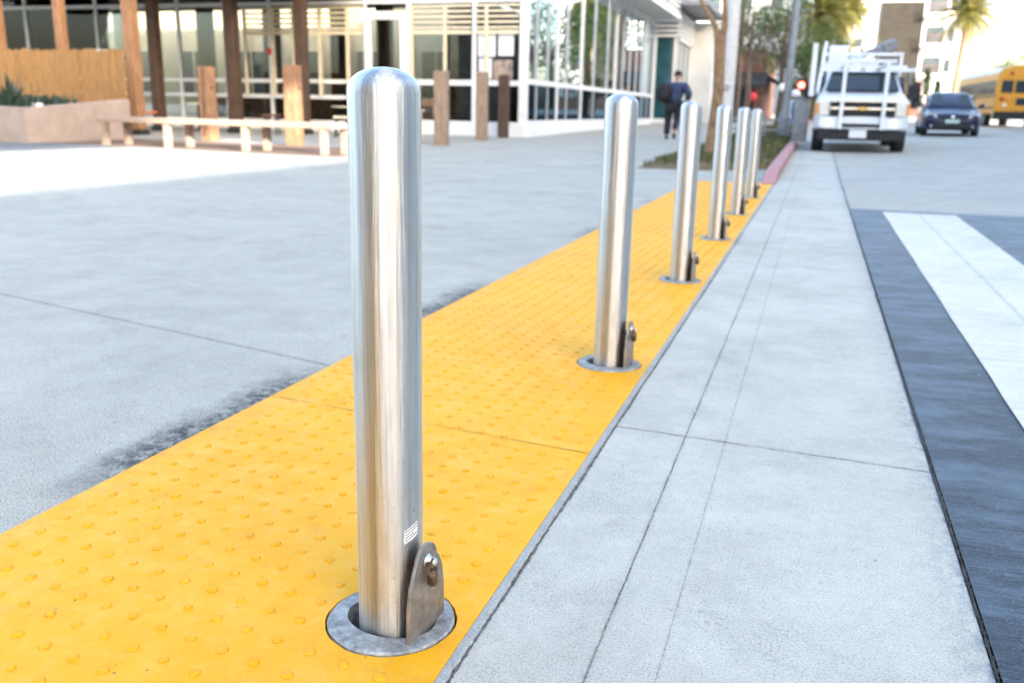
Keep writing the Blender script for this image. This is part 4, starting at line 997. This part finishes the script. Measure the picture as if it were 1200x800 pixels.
def bus(loc, rz):   # rear faces -y
    t = thing('school_bus', 'yellow school bus seen from its rear corner at the picture edge', 'bus', loc, rz)
    W = 1.2; L = 10
    def pr2(w, h): return [(.0001,.75),(w,.75),(w,2.35),(w*.96,2.65),(w*.82,2.85),(w*.5,2.97),(.0001,3.0)]
    MB().loft([ringp(0, pr2(W-.03,3)), ringp(.06, pr2(W,3)), ringp(L, pr2(W,3))], False).build('body', bus_yellow, t, world=False)
    MB().loft([ringp(.25,[(.0001,2.8),(W*.97,2.62),(W*.84,2.87),(W*.5,2.99),(.0001,3.025)]), ringp(L,[(.0001,2.8),(W*.97,2.62),(W*.84,2.87),(W*.5,2.99),(.0001,3.025)])], False).build('roof', bus_roof_m, t, world=False)
    MB().box(-1.19,1.19,-.14,.05,.5,.86).build('bumper', blackrub, t, bevel=.02, world=False)
    for x0, x1 in ((-1.0,-.50),(-.40,.40),(.50,1.0)): 
        w = MB().box(x0,x1,-.025,.02,1.72,2.30).build('rear_window', dark_glass, t, bevel=.02, world=False)
    MB().box(-.40,.40,-.03,.01,.95,1.6).build('rear_door', bus_yellow, t, bevel=.015, world=False)
    MB().box(-.30,.30,-.045,-.031,1.15,1.5).build('door_window', dark_glass, t, world=False)
    for s in (-1,1):
        MB().lathe([(.0001,-.05),(.1,-.04),(.11,.0)], 16, (s*.92,.0,1.45), 'y').build('tail_light', redlens_m, t, world=False)
        MB().lathe([(.0001,-.05),(.09,-.04),(.1,.0)], 16, (s*.66,.0,1.45), 'y').build('turn_light', amber_m, t, world=False)
        MB().lathe([(.0001,-.05),(.08,-.04),(.09,.0)], 16, (s*.78,.0,1.15), 'y').build('reversing_light', lamp_m, t, world=False)
        MB().lathe([(.0001,-.05),(.09,-.04),(.1,.0)], 16, (s*.62,.02,2.62), 'y').build('warning_light', redlens_m, t, world=False)
        for k in range(11): MB().box(min(s*1.19,s*1.215),max(s*1.19,s*1.215),.35+k*.86,1.0+k*.86,1.68,2.30).build('side_window', dark_glass, t, world=False)
        for z in (1.0,1.55): MB().box(min(s*1.2,s*1.22),max(s*1.2,s*1.22),.1,L,z,z+.06).build('rub_rail', blackrub, t, world=False)
        wheel(t, s*1.0, 2.6, .5, .28, grey_machine); wheel(t, s*1.0, 8.4, .5, .28, grey_machine)
    MB().prism([(-.03,2.42),(.1,2.42),(.1,2.5),(-.03,2.47)], -1.0, 1.0, 'yz').build('rear_visor', bus_yellow, t, world=False)
    return t
bus((9.1, 49.5, gz(9.7,52)-.12), R(2))

# ------------------------------------------------------------------ person walking away, with a bag
def skinned(name, verts, edges, radii, mat, parent, subs=2, root=0):
    me = bpy.data.meshes.new(name); me.from_pydata(verts, edges, []); me.materials.append(mat)
    o = bpy.data.objects.new(name, me); COL.objects.link(o); o.parent = parent
    m = o.modifiers.new('Skin', 'SKIN'); m.use_smooth_shade = True
    if not me.skin_vertices: me.skin_vertices.new()
    for i, r in enumerate(radii):
        rr = r if isinstance(r, tuple) else (r, r); me.skin_vertices[0].data[i].radius = rr; me.skin_vertices[0].data[i].use_root = (i == root)
    s = o.modifiers.new('Subdivision', 'SUBSURF'); s.levels = s.render_levels = subs
    return o
pe = thing('person', 'person in dark navy jacket and black trousers walking away with a bag on the shoulder', 'person', (-3.92, 26.0, gz(0,26.0)), R(4))
pe.scale = (1.14, 1.14, 1.0)
# joints: x right, y forward (away)
PV = [(0,0,.98),(.02,.02,1.2),(.04,.05,1.42),(.05,.08,1.55),(.06,.10,1.62),(.07,.11,1.74),(.07,.10,1.83),   # 0-6 spine, head
      (-.17,.04,1.46),(-.27,-.02,1.20),(-.20,.12,.98),(-.19,.17,.90),                              # 7-10 left arm
      (.26,.04,1.46),(.38,-.06,1.22),(.34,.16,1.08),(.33,.22,1.02),                                # 11-14 right arm
      (-.09,.02,.92),(-.11,.10,.52),(-.12,.05,.10),(-.12,.17,.045),                                # 15-18 left leg (standing)
      (.10,-.02,.92),(.11,.02,.52),(.10,-.34,.24),(.10,-.40,.14)]                                  # 19-22 right leg (trailing)
PE = [(0,1),(1,2),(2,3),(3,4),(4,5),(5,6),(2,7),(7,8),(8,9),(9,10),(2,11),(11,12),(12,13),(13,14),(0,15),(15,16),(16,17),(17,18),(0,19),(19,20),(20,21),(21,22)]
PR = [.13,.125,.13,.055,.06,.088,.06,.06,.045,.033,.04,.06,.045,.033,.04,.085,.055,.042,.04,.085,.055,.042,.04]
skinned('body', PV, PE, PR, skin_m, pe)
idx = [0,1,2,7,8,9,11,12,13]
mp = {v:i for i, v in enumerate(idx)}
jv = [PV[i] for i in idx]; jv[0] = (0,0,.90)
skinned('jacket', jv, [(mp[a],mp[b]) for a, b in PE if a in mp and b in mp], [(.21,.18),(.205,.175),(.205,.175),.105,.088,.066,.105,.088,.066], navy_cloth, pe)
idx = [0,15,16,17,19,20,21]; mp = {v:i for i, v in enumerate(idx)}
skinned('trousers', [PV[i] for i in idx], [(mp[a],mp[b]) for a, b in PE if a in mp and b in mp], [.17,.12,.092,.078,.12,.092,.075], trouser_m, pe)
skinned('shoe', [(-.12,.02,.05),(-.12,.12,.045),(-.12,.22,.035)], [(0,1),(1,2)], [.055,.052,.04], shoe_m, pe, 2)
skinned('shoe', [(.10,-.33,.19),(.10,-.42,.10),(.10,-.43,.02)], [(0,1),(1,2)], [.05,.05,.04], shoe_m, pe, 2)
skinned('hair', [(.065,.075,1.70),(.07,.085,1.79),(.07,.10,1.86)], [(0,1),(1,2)], [.085,.105,.075], hair_m, pe, 2)
for s in (-1,1): MB().lathe([(.0001,-.03),(.012,-.022),(.017,0),(.012,.022),(.0001,.03)], 8, (.07+s*.098,.115,1.735)).build('ear', skin_m, pe, world=False)
MB().lathe([(.0001,-.03),(.014,-.02),(.017,0),(.006,.03)], 8, (.07,.215,1.73)).build('nose', skin_m, pe, world=False)
bg = thing('backpack', 'bulky black backpack slung on the walking person\'s left shoulder', 'bag', (-4.16, 25.82, gz(0,26)+1.0))
m = MB().loft([[(a*math.cos(q)*.21, b_*math.sin(q)*.15-.02, z) for q in [2*math.pi*k/16 for k in range(16)]] for a, b_, z in [(.55,.5,.0),(.95,.9,.06),(1.05,1.1,.2),(1.0,1.0,.36),(.8,.8,.47),(.4,.45,.52)]]); m.build('sack', bag_m, bg, world=False, subs=1)
MB().tube([(.05,.12,.5),(.10,.22,.53),(.13,.30,.42),(.12,.28,.2),(.08,.16,.06)], .022, 8).build('strap', bag_m, bg, world=False)
MB().loft([[(a*math.cos(q)*.13, -.16+b_*math.sin(q)*.05, z) for q in [2*math.pi*k/12 for k in range(12)]] for a, b_, z in [(.6,.6,.05),(1,1,.09),(1,1,.22),(.6,.6,.26)]]).build('pocket', bag_m, bg, world=False, subs=1)

# ------------------------------------------------------------------ world, sun, camera
SUN_EL, SUN_AZ_X, SUN_AZ_Y = 17, .8, -.6     # the sun stands behind the camera's right shoulder
W = bpy.data.worlds.new('World'); S.world = W; W.use_nodes = True
nt = W.node_tree; bg_ = nt.nodes['Background']; sky = nt.nodes.new('ShaderNodeTexSky'); sky.sky_type = 'NISHITA'; sky.sun_disc = False
sky.sun_elevation = R(SUN_EL); sky.sun_rotation = math.atan2(SUN_AZ_X, SUN_AZ_Y); sky.dust_density = 3.7; sky.air_density = 1.0; sky.ozone_density = 1.0
nt.links.new(sky.outputs[0], bg_.inputs[0]); bg_.inputs[1].default_value = .15
sl_ = bpy.data.lights.new('sun', 'SUN'); sl_.energy = 2.6; sl_.angle = R(.53); sl_.color = (1, .955, .89)
so = bpy.data.objects.new('sun', sl_); COL.objects.link(so)
dv = Vector((SUN_AZ_X*math.cos(R(SUN_EL)), SUN_AZ_Y*math.cos(R(SUN_EL)), math.sin(R(SUN_EL))))
so.rotation_euler = dv.to_track_quat('Z', 'Y').to_euler(); so.location = (20, -20, 30)

f, pit, yaw, rol, ch = 1048.46876, .253899832, .316498953, .0216013490, .857995915
cy_, sy_ = math.cos(yaw), math.sin(yaw); Rv = Vector((cy_, sy_, 0)); Fv = Vector((-sy_, cy_, 0))
Fw = Fv*math.cos(pit)+Vector((0,0,-math.sin(pit))); Uv = Fv*math.sin(pit)+Vector((0,0,math.cos(pit)))
R2 = Rv*math.cos(rol)+Uv*math.sin(rol); U2 = -Rv*math.sin(rol)+Uv*math.cos(rol)
cam = bpy.data.cameras.new('camera'); cam.lens = 36*f/1200; cam.sensor_width = 36; cam.sensor_fit = 'HORIZONTAL'; cam.clip_start = .05; cam.clip_end = 3000
cam.dof.use_dof = True; cam.dof.focus_distance = 1.46; cam.dof.aperture_fstop = 4.6; cam.dof.aperture_blades = 0
co = bpy.data.objects.new('camera', cam); COL.objects.link(co)
mx = Matrix((R2, U2, -Fw)).transposed().to_4x4(); mx.translation = Vector((0,0,ch)); co.matrix_world = mx
S.camera = co
S.view_settings.view_transform = 'Standard'; S.view_settings.look = 'None'; S.view_settings.gamma = 1; S.view_settings.use_curve_mapping = False
S.view_settings.exposure = 2.82
S.render.engine = 'CYCLES'
S.cycles.use_denoising = True; S.cycles.max_bounces = 8; S.cycles.transparent_max_bounces = 16; S.cycles.caustics_reflective = False; S.cycles.caustics_refractive = False
S.cycles.sample_clamp_indirect = 10
